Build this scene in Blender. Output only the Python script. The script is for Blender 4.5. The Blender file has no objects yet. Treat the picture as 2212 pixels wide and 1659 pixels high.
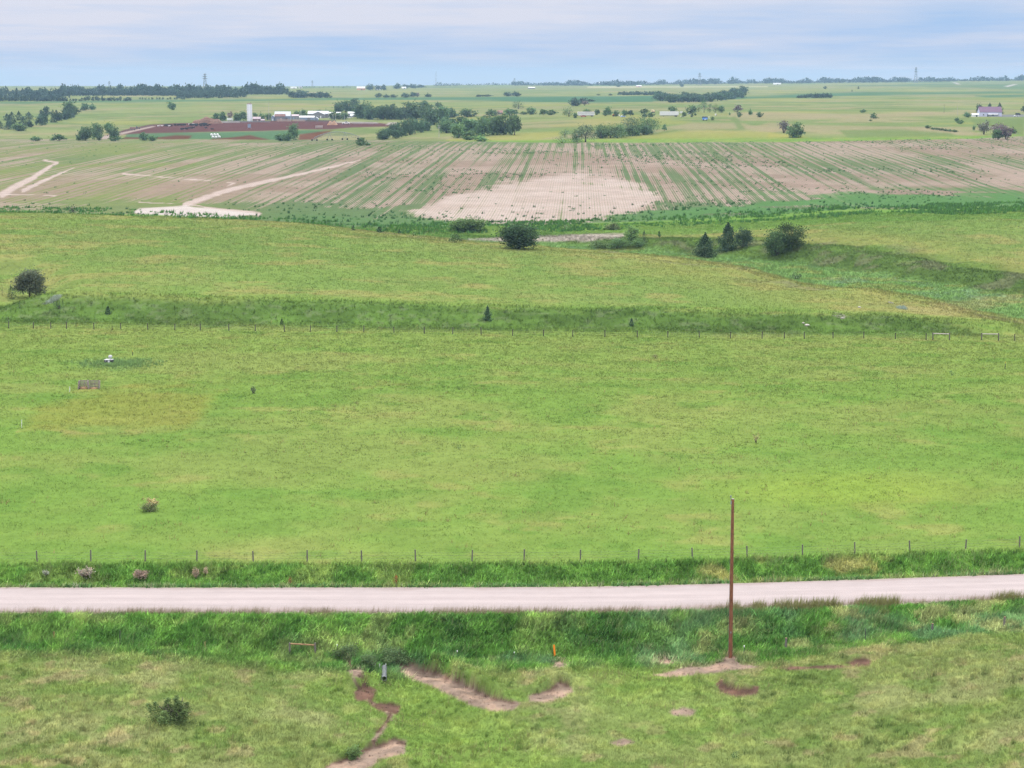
import bpy, math, random
import numpy as np
from mathutils import Vector, Matrix

# ------------------------------------------------------------------ basics
scene = bpy.context.scene
C = scene.collection
F, CX, CY, EYE, H = 2071.0, 512.0, 384.0, 77.0, 43.5
PITCH = math.atan((CY - EYE) / F)
cP, sP = math.cos(PITCH), math.sin(PITCH)
R = math.radians
rng = np.random.default_rng(7)
rnd = random.Random(11)

def lin(c):
    c = np.asarray(c, float) / 255.0
    return np.where(c <= 0.04045, c / 12.92, ((c + 0.055) / 1.055) ** 2.4)
E = 2.15                      # light on level ground relative to white = 1
def alb(r, g, b, k=1.0):      # a colour as it looks in full daylight -> base colour
    return lin((r, g, b)) / E * k

def tanrow(row):              # tangent of the angle below level at px = centre
    return math.tan(PITCH + math.atan((row - CY) / F))
def zrow(row, Y):
    return H - Y * tanrow(row)
def project(x, y, z):
    zc = y * cP - (z - H) * sP
    zc = np.where(zc < 1, 1, zc)
    up = y * sP + (z - H) * cP
    return CX + F * x / zc, CY - F * up / zc

def hash2(ix, iy, seed):
    h = (ix.astype(np.int64) * 374761393 + iy.astype(np.int64) * 668265263 + seed * 1442695041) & 0x7fffffff
    h = ((h ^ (h >> 13)) * 1274126177) & 0x7fffffff
    h = (h ^ (h >> 16)) & 0xffff
    return h / 65535.0
def vnoise(x, y, s, seed=0):
    x = np.asarray(x, float) / s + 1000.5; y = np.asarray(y, float) / s + 1000.5
    ix = np.floor(x); iy = np.floor(y); fx = x - ix; fy = y - iy
    fx = fx * fx * fx * (fx * (fx * 6 - 15) + 10); fy = fy * fy * fy * (fy * (fy * 6 - 15) + 10)
    a = hash2(ix, iy, seed); b = hash2(ix + 1, iy, seed); c = hash2(ix, iy + 1, seed); d = hash2(ix + 1, iy + 1, seed)
    return (a * (1 - fx) + b * fx) * (1 - fy) + (c * (1 - fx) + d * fx) * fy
def fbm(x, y, s, seed=0, octv=4, gain=0.55):
    t = 0; a = 1; tot = 0
    for k in range(octv):
        ca, sa = math.cos(0.6 * k), math.sin(0.6 * k)
        t = t + a * vnoise(x * ca - y * sa, x * sa + y * ca, s / 2 ** k, seed + 17 * k); tot += a; a *= gain
    return t / tot
def sstep(a, b, v):
    t = np.clip((v - a) / (b - a), 0, 1)
    return t * t * (3 - 2 * t)
def lerp(a, b, t):
    return a * (1 - t) + b * t

def seg_dist(x, y, pts):      # unsigned distance, signed side, arc fraction to a polyline
    best = np.full(np.shape(x), 1e9); side = np.zeros(np.shape(x)); arc = np.zeros(np.shape(x))
    L = [0.0]
    for (a, b) in zip(pts[:-1], pts[1:]):
        L.append(L[-1] + math.hypot(b[0] - a[0], b[1] - a[1]))
    for k, (a, b) in enumerate(zip(pts[:-1], pts[1:])):
        dx, dy = b[0] - a[0], b[1] - a[1]; l2 = dx * dx + dy * dy
        t = np.clip(((x - a[0]) * dx + (y - a[1]) * dy) / l2, 0, 1)
        px, py = x - a[0] - t * dx, y - a[1] - t * dy
        d = np.hypot(px, py); m = d < best
        best = np.where(m, d, best); side = np.where(m, np.sign(dx * (y - a[1]) - dy * (x - a[0])), side)
        arc = np.where(m, (L[k] + t * math.sqrt(l2)) / L[-1], arc)
    return best, side, arc
def poly_sd(px, py, pts):     # signed distance to a polygon, positive inside
    d = np.full(np.shape(px), 1e9); inside = np.zeros(np.shape(px), bool)
    n = len(pts)
    for i in range(n):
        a, b = pts[i], pts[(i + 1) % n]
        dx, dy = b[0] - a[0], b[1] - a[1]; l2 = dx * dx + dy * dy + 1e-9
        t = np.clip(((px - a[0]) * dx + (py - a[1]) * dy) / l2, 0, 1)
        d = np.minimum(d, np.hypot(px - a[0] - t * dx, py - a[1] - t * dy))
        if a[1] != b[1]:
            c = (a[1] > py) != (b[1] > py)
            xi = a[0] + (py - a[1]) * dx / (b[1] - a[1])
            inside ^= c & (px < xi)
    return np.where(inside, d, -d)

# ------------------------------------------------------------------ the lie of the land
# columns of the view (as bearings) with known heights: (row at which that ground shows, distance)
FARC = [(150, 1230), (142.5, 1330)]
COLS = {
 -260: [(570, 181), (400, 274), (326, 360), (320, 371), (296, 381), (262, 450), (235, 520), (211, 600), (211.4, 720), (204, 800), (185, 910), (165, 1080), (150, 1250), (141, 1400), (143, 1500), (139, 1640), (130, 1850), (121, 2080), (108, 2600), (101, 3100), (98, 3500), (93, 4300), (88.5, 6000), (86.5, 8700)],
 0:    [(570, 181), (400, 274), (328, 358), (321, 371), (297, 381), (262, 450), (235, 520), (212, 600), (212.4, 720), (204, 800), (185, 910), (165, 1080), (150, 1250), (141, 1400), (144, 1500), (139, 1640), (130, 1850), (121, 2080), (108, 2600), (101, 3100), (98, 3500), (92, 4300), (88, 6000), (86, 8700)],
 140:  [(570, 181), (400, 274), (329.5, 358), (322, 371), (297.5, 381), (264, 450), (238, 520), (215.5, 600), (215.7, 715), (204, 800), (185, 910), (165, 1080), (150, 1250), (141, 1400), (145, 1500), (139, 1640), (130, 1850), (121, 2080), (107, 2600), (101, 3100), (98, 3500), (92, 4300), (88, 6000), (86, 8700)],
 278:  [(570, 181), (400, 274), (331, 358), (324, 371), (303, 380), (268, 450), (242, 520), (221.5, 590), (222, 690), (209, 770), (187, 890), (166, 1060), (151, 1230), (142, 1380), (144.5, 1480), (137, 1640), (128, 1850), (120, 2080), (106, 2600), (100, 3100), (96, 3500), (91, 4600), (88, 6000), (86.5, 8700)],
 463:  [(570, 181), (400, 274), (334.5, 358), (327, 371), (309, 379.5), (275, 450), (256, 500), (242.5, 545), (240, 600), (233, 650), (224, 700), (206, 790), (186, 900), (165.5, 1060), (151, 1220), (142.5, 1340), (140, 1450), (131, 1640), (121, 1950), (109, 2450), (100, 3100), (95, 3900), (90, 5000), (87, 6500), (85, 8700)],
 600:  [(570, 181), (400, 274), (337, 358), (330, 371), (312.5, 379.5), (280, 450), (262, 495), (255, 515), (247, 570), (235.5, 640), (224, 700), (206, 790), (186, 900), (165.5, 1060), (151, 1220), (142.5, 1340), (138, 1440), (128, 1600), (116.5, 1850), (108, 2400), (101, 2900), (95, 3900), (90, 5000), (86.5, 6500), (84.2, 8700)],
 720:  [(570, 181), (400, 274), (338, 358), (330.5, 371), (312.5, 379.5), (290, 430), (270, 485), (262, 520), (251, 560), (235, 630), (221, 700), (206, 790), (186, 900), (165.5, 1060), (151, 1220), (142, 1340), (137, 1440), (126, 1600), (116.5, 1850), (107, 2400), (101.5, 2800), (94.5, 3900), (89, 5000), (85.5, 6500), (83, 8700)],
 860:  [(570, 181), (400, 274), (339, 358), (331, 371), (318, 378.5), (300, 420), (284, 470), (270, 510), (255, 548), (238, 585), (221, 640), (213.5, 690), (204, 790), (186, 900), (165.5, 1060), (151, 1220), (142, 1340), (136, 1440), (124, 1700), (116, 1900), (106, 2400), (100, 2900), (93.5, 3900), (88, 5000), (84, 6500), (81, 8700)],
 1024: [(570, 181), (400, 274), (341, 358), (334, 371), (322, 390), (308, 440), (292, 480), (276, 505), (270, 530), (245, 575), (222, 625), (211.5, 680), (203, 790), (186, 900), (164.5, 1060), (149, 1220), (138.5, 1340), (133, 1440), (123, 1700), (117, 1850), (106, 2400), (99, 2900), (92.5, 3900), (86, 5000), (82, 6500), (79.3, 8700)],
 1290: [(570, 181), (400, 274), (343, 358), (336, 371), (325, 390), (308, 440), (292, 480), (280, 505), (270, 530), (245, 575), (222, 625), (211.5, 680), (203, 790), (186, 900), (164.5, 1060), (149, 1220), (137.5, 1340), (132, 1440), (123, 1700), (117, 1850), (106, 2400), (99, 2900), (92, 3900), (85.5, 5000), (81, 6500), (78.3, 8700)],
}
T0, T1, NT = math.log(40), math.log(9200), 2600
S0, S1, NS = -620.0, 1640.0, 376
_t = np.linspace(T0, T1, NT); _s = np.linspace(S0, S1, NS)
_keys = sorted(COLS)
_prof = []
for k in _keys:
    pts = [(math.log(40), 0.0), (math.log(150), 0.0)] + [(math.log(Y), zrow(r, Y)) for r, Y in COLS[k]] + [(math.log(9200), zrow(COLS[k][-1][0], 9200))]
    _prof.append(np.interp(_t, [p[0] for p in pts], [p[1] for p in pts]))
_prof = np.array(_prof)
_tab = np.empty((NS, NT))
for i, s in enumerate(_s):
    sc = min(max(s, _keys[0]), _keys[-1])
    j = max(0, min(len(_keys) - 2, int(np.searchsorted(_keys, sc) - 1)))
    f = (sc - _keys[j]) / (_keys[j + 1] - _keys[j]); f = f * f * (3 - 2 * f) * 0.5 + f * 0.5
    _tab[i] = _prof[j] * (1 - f) + _prof[j + 1] * f
def gsm(a, sig, ax):
    n = int(sig * 3) + 1; k = np.exp(-0.5 * (np.arange(-n, n + 1) / sig) ** 2); k /= k.sum()
    p = np.pad(a, [(n, n) if q == ax else (0, 0) for q in range(2)], mode='edge')
    return np.apply_along_axis(lambda v: np.convolve(v, k, 'valid'), ax, p)
_tab = gsm(gsm(_tab, 3.0, 1), 5.0, 0)
_far = gsm(_tab, 16.0, 1)                       # softer with distance
_w = sstep(math.log(620), math.log(900), _t)[None, :]
_tab = _tab * (1 - _w) + _far * _w
def base_z(x, y):
    yw = y + (3.2 * (vnoise(x, y * 0, 24, 5) - 0.5) + 4.0 * (vnoise(x, y * 0, 70, 6) - 0.5) + 1.2 * (vnoise(x, y * 0, 8, 7) - .5)) * np.clip(1 - np.abs(y - 374) / 60, 0, 1)
    s = CX + F * x / np.maximum(y, 20) * 0.985
    t = np.log(np.maximum(yw, 41))
    fs = np.clip((s - S0) / (S1 - S0) * (NS - 1), 0, NS - 1.001); ft = np.clip((t - T0) / (T1 - T0) * (NT - 1), 0, NT - 1.001)
    i = fs.astype(int); j = ft.astype(int); a = fs - i; b = ft - j
    return (_tab[i, j] * (1 - a) + _tab[i + 1, j] * a) * (1 - b) + (_tab[i, j + 1] * (1 - a) + _tab[i + 1, j + 1] * a) * b

def road_c(x):
    return 170.2 + 0.012 * (x + 5) * (x < -5) * 0 + 4.6 * np.clip((x - 4) / 40, 0, 3) ** 1.35 + 0.15 * np.sin(x / 17)
CREEK = [(140, 360), (122, 415), (112, 452), (94, 492), (62, 553), (26, 594), (-30, 632), (-120, 668), (-260, 700), (-520, 730)]
GULCH = [(-110, 366), (-98, 385), (-94, 402), (-100, 425), (-112, 450)]
DRAIN = [(-9.6, 158), (-8, 152), (-5, 146), (-1.5, 137), (1.5, 128), (4, 112)]
def bank_h(x):
    return 1.25 + 1.5 * np.exp(-((x + 8) / 15) ** 2) + 0.9 * np.exp(-((x - 16) / 13) ** 2) - 0.5 * sstep(25, 45, x)
SCARPS = []                                     # filled in below: (points, height, reach)

def ground_z(x, y, scarps=True):
    x = np.asarray(x, float); y = np.asarray(y, float)
    z = base_z(x, y)
    # creek valley
    m = (y > 330) & (y < 800) & (np.abs(x) < 620)
    if m.any():
        d, sd, arc = seg_dist(x[m], y[m], CREEK)
        rt_ = sd < 0
        w = 1 - sstep(np.where(rt_, 13, 9), np.where(rt_, 30, 38), d + 16 * (fbm(x[m], y[m], 34, 3, 3) - 0.5) + 9 * (vnoise(x[m], y[m], 13, 4) - .5))
        zz = z[m]
        zz = zz - 1.6 * np.exp(-((d - 34) / 16) ** 2) * sstep(.5, .66, fbm(x[m], y[m], 26, 12, 3))
        z[m] = lerp(zz, np.minimum(zz, -6.6 + 0.3 * vnoise(x[m], y[m], 9, 8)), w)
    m = (y > 360) & (y < 470) & (x < -60) & (x > -160)
    if m.any():
        d, sd, arc = seg_dist(x[m], y[m], GULCH)
        z[m] -= 2.6 * (1 - sstep(1, 11, d)) * np.clip(arc * 6 + 0.2, 0, 1)
    # the road and its two ditches
    m = y < 215
    if m.any():
        xm, ym = x[m], y[m]
        d = road_c(xm) - ym
        zz = z[m]
        zz = zz + 0.12 * (1 - np.clip(np.abs(d) / 4.3, 0, 1) ** 2) * (np.abs(d) < 4.3)
        far = sstep(4.4, 7.0, -d) * (1 - sstep(8.5, 13.5, -d))
        zz = zz - 1.15 * far
        b = bank_h(xm)
        zz = zz - b * sstep(4.3, 9.6 + 0.5 * b, d)
        near = sstep(10, 20, d)
        zz = zz + near * (0.55 * (fbm(xm, ym, 9, 21, 3) - 0.5) + 0.10 * (vnoise(xm, ym, 1.3, 23) - 0.5))
        zz = zz + near * 0.8 * sstep(18, 42, xm) - near * 0.5 * sstep(16, 34, d)
        dd, sd, arc = seg_dist(xm, ym, DRAIN)
        zz = zz - 0.75 * (1 - sstep(0.3, 4.6 + arc * 2, dd)) * np.clip(arc * 8 + .25, 0, 1)
        if scarps:
            for pts, h, reach in SCARPS:
                xs = [p[0] for p in pts]; ys = [p[1] for p in pts]
                q = (xm > min(xs) - 4) & (xm < max(xs) + 4) & (ym > min(ys) - 4) & (ym < max(ys) + 8)
                if q.any():
                    jx = xm[q] + 0.35 * (vnoise(xm[q], ym[q], 0.7, 41) - 0.5); jy = ym[q] + 0.5 * (vnoise(xm[q], ym[q], 0.8, 42) - 0.5)
                    dd, sd, arc = seg_dist(jx, jy, pts)
                    s = dd * sd
                    end = np.clip(np.minimum(arc, 1 - arc) * 5, 0, 1)
                    zz[q] += h * end * sstep(-0.12, 0.3, s) * np.exp(-np.maximum(s, 0) / reach) - 0.25 * h * end * np.exp(-((s + 0.5) / 0.7) ** 2)
        z[m] = zz
    # hummocks of the pasture and the long swells of the far plain
    z += 0.32 * (fbm(x, y, 11, 31, 3) - 0.5) * sstep(186, 200, y) * (1 - sstep(650, 900, y))
    z += 0.9 * (fbm(x, y, 38, 33, 2) - 0.5) * sstep(380, 430, y) * (1 - sstep(560, 680, y))
    z += 3.6 * (fbm(x, y, 330, 35, 3) - 0.5) * sstep(1500, 2300, y)
    return z

_YS = np.exp(np.linspace(math.log(100), math.log(8800), 2200))
def at(px, row, Y=None, scarps=True):
    """the point of the ground that shows at a bearing/row of the survey photograph, or at a bearing and distance"""
    u = (px - CX) / F
    if Y is None:
        xs = u * _YS * 1.0
        for _ in range(2):
            zs = ground_z(xs, _YS, scarps); xs = u * (_YS * cP - (zs - H) * sP)
        rows = project(xs, _YS, zs)[1]
        k = np.nonzero(rows <= row)[0]
        k = k[0] if len(k) else int(np.argmin(rows))
        if k > 0 and rows[k - 1] != rows[k]:
            f = min(1, max(0, (rows[k - 1] - row) / (rows[k - 1] - rows[k])))
            Y = _YS[k - 1] + f * (_YS[k] - _YS[k - 1])
        else:
            Y = _YS[k]
    x = u * Y
    for _ in range(4):
        z = float(ground_z(np.array([x]), np.array([Y]), scarps)[0]); x = u * (Y * cP - (z - H) * sP)
    return Vector((x, Y, z))
def pxm(p):                   # pixels of the 1024 survey per metre at a point
    return F / (p.y * cP - (p.z - H) * sP)

def _line(pts):
    return [tuple(at(a, b, scarps=False)[:2]) for a, b in pts]
_sc = [
 ([(392, 661), (412, 663), (440, 671), (470, 684), (492, 696), (514, 703)], 1.35, 1.5),
 ([(534, 694), (548, 689), (560, 680), (568, 684), (574, 690)], 0.75, 2.0),
 ([(720, 681), (728, 687), (742, 690), (758, 689)], 0.6, 2.0),
 ([(352, 690), (360, 686), (364, 681), (376, 687)], 0.8, 1.6),
 ([(368, 703), (380, 700), (399, 706)], 0.4, 1.5),
 ([(391, 712), (386, 722), (378, 733)], 0.35, 1.2),
 ([(322, 768), (345, 758), (372, 747), (396, 739), (404, 744)], 0.5, 1.6),
 ([(841, 663), (856, 660), (870, 658)], 0.4, 2.5),
 ([(343, 656), (350, 668), (362, 672)], 0.5, 1.6),
]
SCARPS = [(_line(p), h, r) for p, h, r in _sc]

# ------------------------------------------------------------------ colours of the ground
P = dict(
 lawn1=alb(162, 182, 106), lawn2=alb(186, 194, 128), lawn3=alb(130, 164, 82), lawn4=alb(150, 190, 88),
 mead1=alb(142, 178, 86), mead2=alb(163, 183, 98), mead3=alb(126, 167, 78), straw=alb(196, 186, 118),
 lush1=alb(110, 160, 70), lush2=alb(142, 184, 88), blue=alb(130, 172, 132), bank=alb(104, 136, 68),
 floor=alb(146, 188, 106), soil=alb(200, 176, 162), pale=alb(226, 207, 196), crop=alb(112, 138, 92), soy=alb(142, 160, 94),
 past1=alb(162, 172, 112), past2=alb(138, 160, 96), past3=alb(186, 172, 134), dark=alb(96, 138, 98), yellow=alb(190, 184, 100),
 lot=alb(122, 84, 80), redw=alb(126, 70, 56), dirt=alb(190, 166, 148), dirt2=alb(138, 110, 96), gravel=alb(232, 216, 214), weed=alb(84, 128, 76))
Q = 1024 / 2212.0
def q2(pts):
    return [(a * Q, b * Q) for a, b in pts]
ROWAZ = R(1.9)
BARE = q2([(868, 462), (950, 434), (1050, 407), (1150, 386), (1250, 375), (1330, 386), (1395, 405), (1425, 428), (1385, 452), (1300, 474), (1180, 484), (990, 480)])
PAD = q2([(285, 460), (300, 450), (400, 444), (470, 452), (560, 463), (490, 470), (400, 469), (320, 466)])
TRACKS = [(q2([(5, 420), (30, 405), (70, 385), (110, 358), (125, 352), (95, 346)]), 4.2), (q2([(5, 420), (60, 421), (130, 423)]), 0.8), (q2([(50, 412), (100, 388), (160, 362)]), 2.6),
          (q2([(265, 375), (380, 385), (505, 395)]), .8), (q2([(505, 396), (490, 402)]), 1.0), (q2([(400, 442), (440, 428), (500, 409), (580, 391), (640, 378), (720, 360), (780, 345)]), 3.0),
          (q2([(560, 463), (470, 452), (400, 440)]), 2.6), (q2([(300, 437), (400, 441)]), 0.8)]
PALEBANK = [(468, 240), (500, 238.3), (537, 236.8), (560, 236), (585, 234.3), (626, 233.6), (620, 238.5), (585, 240.8), (545, 242), (500, 242)]
LOT = [(96, 138), (112, 134), (126, 129.5), (150, 124.5), (180, 123), (215, 122.5), (262, 121), (300, 120.5), (330, 120.7), (338, 122.8), (352, 123), (370, 122), (392, 124.5), (388, 126.5), (352, 127.5), (330, 129.5), (300, 129.5), (262, 131), (200, 132), (150, 133), (128, 134)]
REDW = [[(150, 141), (158, 137), (175, 135.2), (192, 135.5), (190, 139), (170, 141.5)], [(206, 141.5), (212, 138.5), (232, 137), (250, 135), (262, 138), (275, 141), (262, 142.5)], [(298, 141.5), (300, 134.5), (318, 131.5), (336, 129.5), (325, 134), (312, 140)], [(118, 140), (126, 136.8), (140, 137), (140, 139.5)]]
DARKG = [[(120, 140), (128, 134.5), (150, 133.5), (200, 132.5), (262, 131.5), (300, 130), (330, 130), (318, 133.5), (300, 134), (285, 142), (150, 142)],
         [(0, 102), (100, 100.5), (256, 99.2), (400, 97.3), (640, 96.2), (800, 96), (830, 97), (770, 98.5), (640, 101), (560, 101.5), (420, 99.6), (256, 101), (100, 102.5), (0, 103.5)],
         [(512, 96.3), (655, 96), (652, 101.5), (570, 102.5), (512, 101.5), (480, 98)], [(748, 96.5), (830, 93), (900, 92), (1024, 91.5), (1024, 93.5), (900, 94.5), (800, 97.5)], [(975, 96), (1024, 95), (1024, 97), (990, 97.5)]]
YELL = [[(442, 143), (450, 139), (480, 138), (520, 133), (560, 131), (560, 143)], [(590, 143), (600, 137), (640, 134.5), (700, 130), (768, 132), (800, 136), (830, 142), (768, 143.3)], [(768, 132.5), (790, 134.5), (828, 142.2), (768, 142.6)]]
TAN = [[(660, 128), (690, 122.5), (740, 122), (755, 126), (735, 129), (690, 130.5)], [(728, 116.5), (735, 112.5), (770, 112), (850, 114), (930, 112.5), (960, 115), (860, 118.5), (780, 120), (740, 119)], [(740, 129), (770, 122), (800, 124), (930, 127), (970, 131), (990, 136), (950, 134), (870, 129.5), (800, 131.5), (770, 131.5)], [(985, 140), (940, 131.5), (1000, 136), (1012, 139)], [(535, 140), (590, 131.5), (680, 128.5), (640, 135)]]
GREENF = [[(840, 130.5), (900, 129.5), (950, 133), (965, 139), (900, 141.5), (850, 140)], [(735, 116), (740, 121), (745, 129), (738, 129), (730, 118)], [(970, 118), (1024, 118), (1024, 138), (1000, 131), (975, 126)]]
DIRT = [([(393, 660), (412, 662), (440, 670.5), (470, 684), (494, 696), (520, 703), (512, 710), (490, 711), (468, 705), (450, 695), (428, 685), (400, 676)], 'dirt'),
        ([(528, 696), (548, 690), (560, 680), (568, 684), (574, 692), (562, 700), (545, 703), (530, 701)], 'dirt'),
        ([(652, 675), (676, 670), (700, 666), (718, 662), (724, 656), (737, 656), (740, 664), (758, 667), (735, 671), (700, 675), (668, 679)], 'dirt'),
        ([(716, 684), (721, 679), (726, 684), (742, 686.5), (759, 686), (757, 695), (735, 697), (720, 693)], 'dirt2'),
        ([(353, 692), (360, 686), (363, 681), (368, 684), (377, 690), (374, 701), (356, 701)], 'dirt2'),
        ([(368, 704), (380, 701), (400, 706), (398, 715), (380, 712)], 'dirt2'), ([(389, 711), (393, 715), (388, 724), (377, 735), (376, 731), (385, 722)], 'dirt2'),
        ([(320, 769), (345, 757), (372, 746), (394, 738), (406, 741), (404, 754), (380, 760), (366, 769), (345, 774)], 'dirt'),
        ([(347, 669), (351, 669), (361, 686), (366, 696), (378, 703), (391, 710), (394, 715), (386, 726), (380, 736), (372, 745), (370, 743), (379, 729), (387, 718), (385, 713), (368, 704), (359, 694)], 'dirt'),
        ([(845, 662.5), (856, 659), (869, 658.3), (869, 664), (853, 666)], 'dirt2'), ([(343, 657), (352, 657), (352, 668), (362, 669), (368, 680), (350, 676)], 'dirt'),
        ([(668, 711), (682, 706.5), (696, 711), (692, 717), (673, 717)], 'dirt'), ([(552, 662), (562, 660), (568, 666), (560, 670), (553, 668)], 'dirt'), ([(650, 661), (668, 659), (680, 664), (660, 667)], 'dirt'),
        ([(610, 743), (624, 739), (634, 742), (620, 746)], 'dirt'), ([(868, 666), (790, 666), (772, 668), (790, 671), (820, 669)], 'dirt2')]

def dirt_mask(px, row, x, y):
    """bare earth in the near pasture: weight and colour"""
    w = np.zeros(np.shape(x)); col = np.zeros(np.shape(x) + (3,))
    j = 5 * (fbm(x, y, 1.6, 51, 4) - 0.5)
    for pts, c in DIRT:
        xs = [p[0] for p in pts]; ys = [p[1] for p in pts]
        m = (px > min(xs) - 8) & (px < max(xs) + 8) & (row > min(ys) - 8) & (row < max(ys) + 8) & (y < 185)
        if m.any():
            s = sstep(-1.8, 1.6, poly_sd(px[m], row[m], pts) + j[m])
            cc = P[c] * (0.86 + 0.3 * fbm(x[m], y[m], 0.7, 52, 3))[:, None]
            col[m] = np.where((s > w[m])[:, None], cc, col[m]); w[m] = np.maximum(w[m], s)
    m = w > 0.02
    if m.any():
        for pts, h_, reach in SCARPS:                # dark topsoil along the broken lip, also painting in undercut shade for relief
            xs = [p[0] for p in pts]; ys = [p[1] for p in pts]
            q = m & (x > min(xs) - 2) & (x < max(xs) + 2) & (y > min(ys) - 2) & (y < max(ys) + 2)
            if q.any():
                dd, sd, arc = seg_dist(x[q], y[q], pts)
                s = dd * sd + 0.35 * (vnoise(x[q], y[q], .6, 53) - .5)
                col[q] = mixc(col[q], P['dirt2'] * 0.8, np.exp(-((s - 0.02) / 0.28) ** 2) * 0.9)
    return w, col

def mixc(col, c, w):
    w = np.asarray(w)[:, None]
    return col * (1 - w) + np.asarray(c) * w

def ground_color(x, y, z):
    px, row = project(x, y, z)
    n = len(x)
    n60 = fbm(x, y, 55, 1, 3); n14 = fbm(x, y, 15, 2, 4); n5 = fbm(x, y, 5, 3, 3); n2 = fbm(x, y, 1.9, 4, 3)
    d = road_c(x) - y
    # middle pasture and hill
    col = np.tile(P['mead1'], (n, 1))
    col = mixc(col, P['mead2'], np.clip((n14 - 0.42) * 3.2, 0, 1) * 0.6)
    col = mixc(col, P['mead3'], np.clip((0.47 - n60) * 4, 0, 1) * 0.75)
    col = mixc(col, P['mead2'], sstep(255, 350, y) * (1 - sstep(362, 376, y)) * 0.6 * (0.5 + n5))
    col = mixc(col, P['straw'], sstep(0.60, 0.76, n5) * sstep(0.42, .6, n14) * 0.35)
    col = mixc(col, alb(176, 182, 108), sstep(0.50, 0.68, fbm(x, y, 30, 7, 4)) * 0.40)
    col = mixc(col, P['mead3'], sstep(0.6, 0.75, fbm(x, y, 7, 8, 3)) * 0.6)
    hill = sstep(385, 400, y) * (1 - sstep(640, 700, y))
    col = mixc(col, P['past1'], hill * 0.25)
    col = mixc(col, P['straw'], hill * sstep(0.54, 0.72, fbm(x, y, 12, 9, 4)) * 0.5)
    m = hill > 0
    if m.any():                                          # drier, paler sward along the rim of the hill
        dr, _, _ = seg_dist(x[m], y[m], CREEK); rim = np.zeros(n); rim[m] = 1 - sstep(38, 85, dr + 20 * (n14[m] - .5))
        col = mixc(col, alb(186, 180, 108), rim * hill * (0.35 + .5 * n5) * 0.9)
    # worn yard of an old pen left of the pallets' foot
    pen = poly_sd(px, row, [(20, 433), (40, 409), (140, 388), (225, 391), (205, 408), (185, 432)])
    col = mixc(col, alb(168, 172, 88), sstep(-9, 9, pen + 26 * (n5 - .5) + 16 * (n14 - .5)) * 0.68 * ((y > 230) & (y < 330)))
    penl = np.minimum(np.abs(row - 432), np.abs(row - 391.5) + np.where(px < 140, 9, 0)); penl = np.where((px < 190) | (row < 410), penl, 9)
    col = mixc(col, P['straw'], (1 - sstep(0.8, 3.5, penl)) * (pen > -4) * sstep(.4, .6, n5) * 0.6 * ((y > 230) & (y < 330)))
    wd = np.hypot((x - WELL[0]) / 1.0, (y - WELL[1]) / 1.3)
    col = mixc(col, alb(118, 160, 98), (1 - sstep(1.5, 6.5, wd + 6 * (n5 - 0.5) - 2.0 * sstep(0, 5, x - WELL[0]))) * 0.4)
    bs = np.hypot((px - 850) / 190, (row - 490) / 28)
    col = mixc(col, alb(164, 192, 86), (1 - sstep(0.2, 1, bs)) * 0.75 * (y < 320))
    # bank below the hill: taller, darker grass
    yj = 4.0 * (vnoise(x, y * 0, 70, 6) - 0.5) + 3.2 * (vnoise(x, y * 0, 24, 5) - 0.5)
    bk = sstep(361, 372, y + yj + 8 * (n5 - .5) + 10 * (n14 - .5)) * (1 - sstep(378, 388, y + yj + 8 * (n14 - .5) + 5 * (n5 - .5))) * (1 - sstep(76, 90, x))
    col = mixc(col, P['bank'], bk * 0.95)
    col = mixc(col, P['lush2'] * 0.92, bk * sstep(0.46, 0.64, fbm(x, y * 1.6, 22, 78, 4)) * (0.75 - 0.5 * sstep(370, 380, y)))
    col = mixc(col, P['bank'] * 0.82, bk * sstep(0.5, 0.66, fbm(x, y * 2, 13, 79, 3)) * 0.7)
    col = mixc(col, alb(150, 165, 120), bk * sstep(0.6, 0.72, n2) * 0.45)
    # creek valley
    m = (y > 330) & (y < 800)
    cd = np.full(n, 999.0); cs = np.zeros(n)
    if m.any():
        cd[m], cs[m], _ = seg_dist(x[m], y[m], CREEK)
    cj = cd + 10 * (n14 - 0.5)
    col = mixc(col, P['bank'], (1 - sstep(32, 50, cj + 10 * (n14 - .5))) * (cs < 0) * (x > -90) * 0.95 * ((y > 430)))
    side = (1 - sstep(40, 56, cj)) * (x > -90) * (y > 400)
    col = mixc(col, alb(150, 146, 118), side * sstep(0.56, 0.68, fbm(x, y, 10, 76, 4)) * 0.5)
    col = mixc(col, P['mead1'], side * sstep(0.58, 0.7, fbm(x, y, 18, 75, 3)) * 0.4)
    fl = (1 - sstep(13, 19, cj)) * (x > -150)
    col = mixc(col, P['floor'], fl); col = mixc(col, P['lush1'], fl * sstep(0.52, 0.66, n5) * 0.3)
    col = mixc(col, alb(150, 184, 140), fl * sstep(0.54, 0.64, n14) * sstep(.42, .6, n2) * 0.7)
    col = mixc(col, alb(176, 178, 100), fl * sstep(0.60, 0.70, fbm(x, y, 8, 77, 3)) * 0.5)
    rr = poly_sd(px, row, [(895, 300), (925, 305), (1024, 291), (1024, 302), (950, 318), (930, 316), (905, 310)])
    col = mixc(col, alb(200, 184, 128), sstep(-2, 4, rr + 9 * (n5 - .5)) * (y < 520) * (y > 380) * 0.45)
    # ---- crop field
    q = x * math.cos(ROWAZ) - y * math.sin(ROWAZ)
    crop = np.zeros(n); wlow = np.zeros(n); col2 = np.zeros((n, 3))
    m = (y > 640) & (y < 1700)
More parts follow.
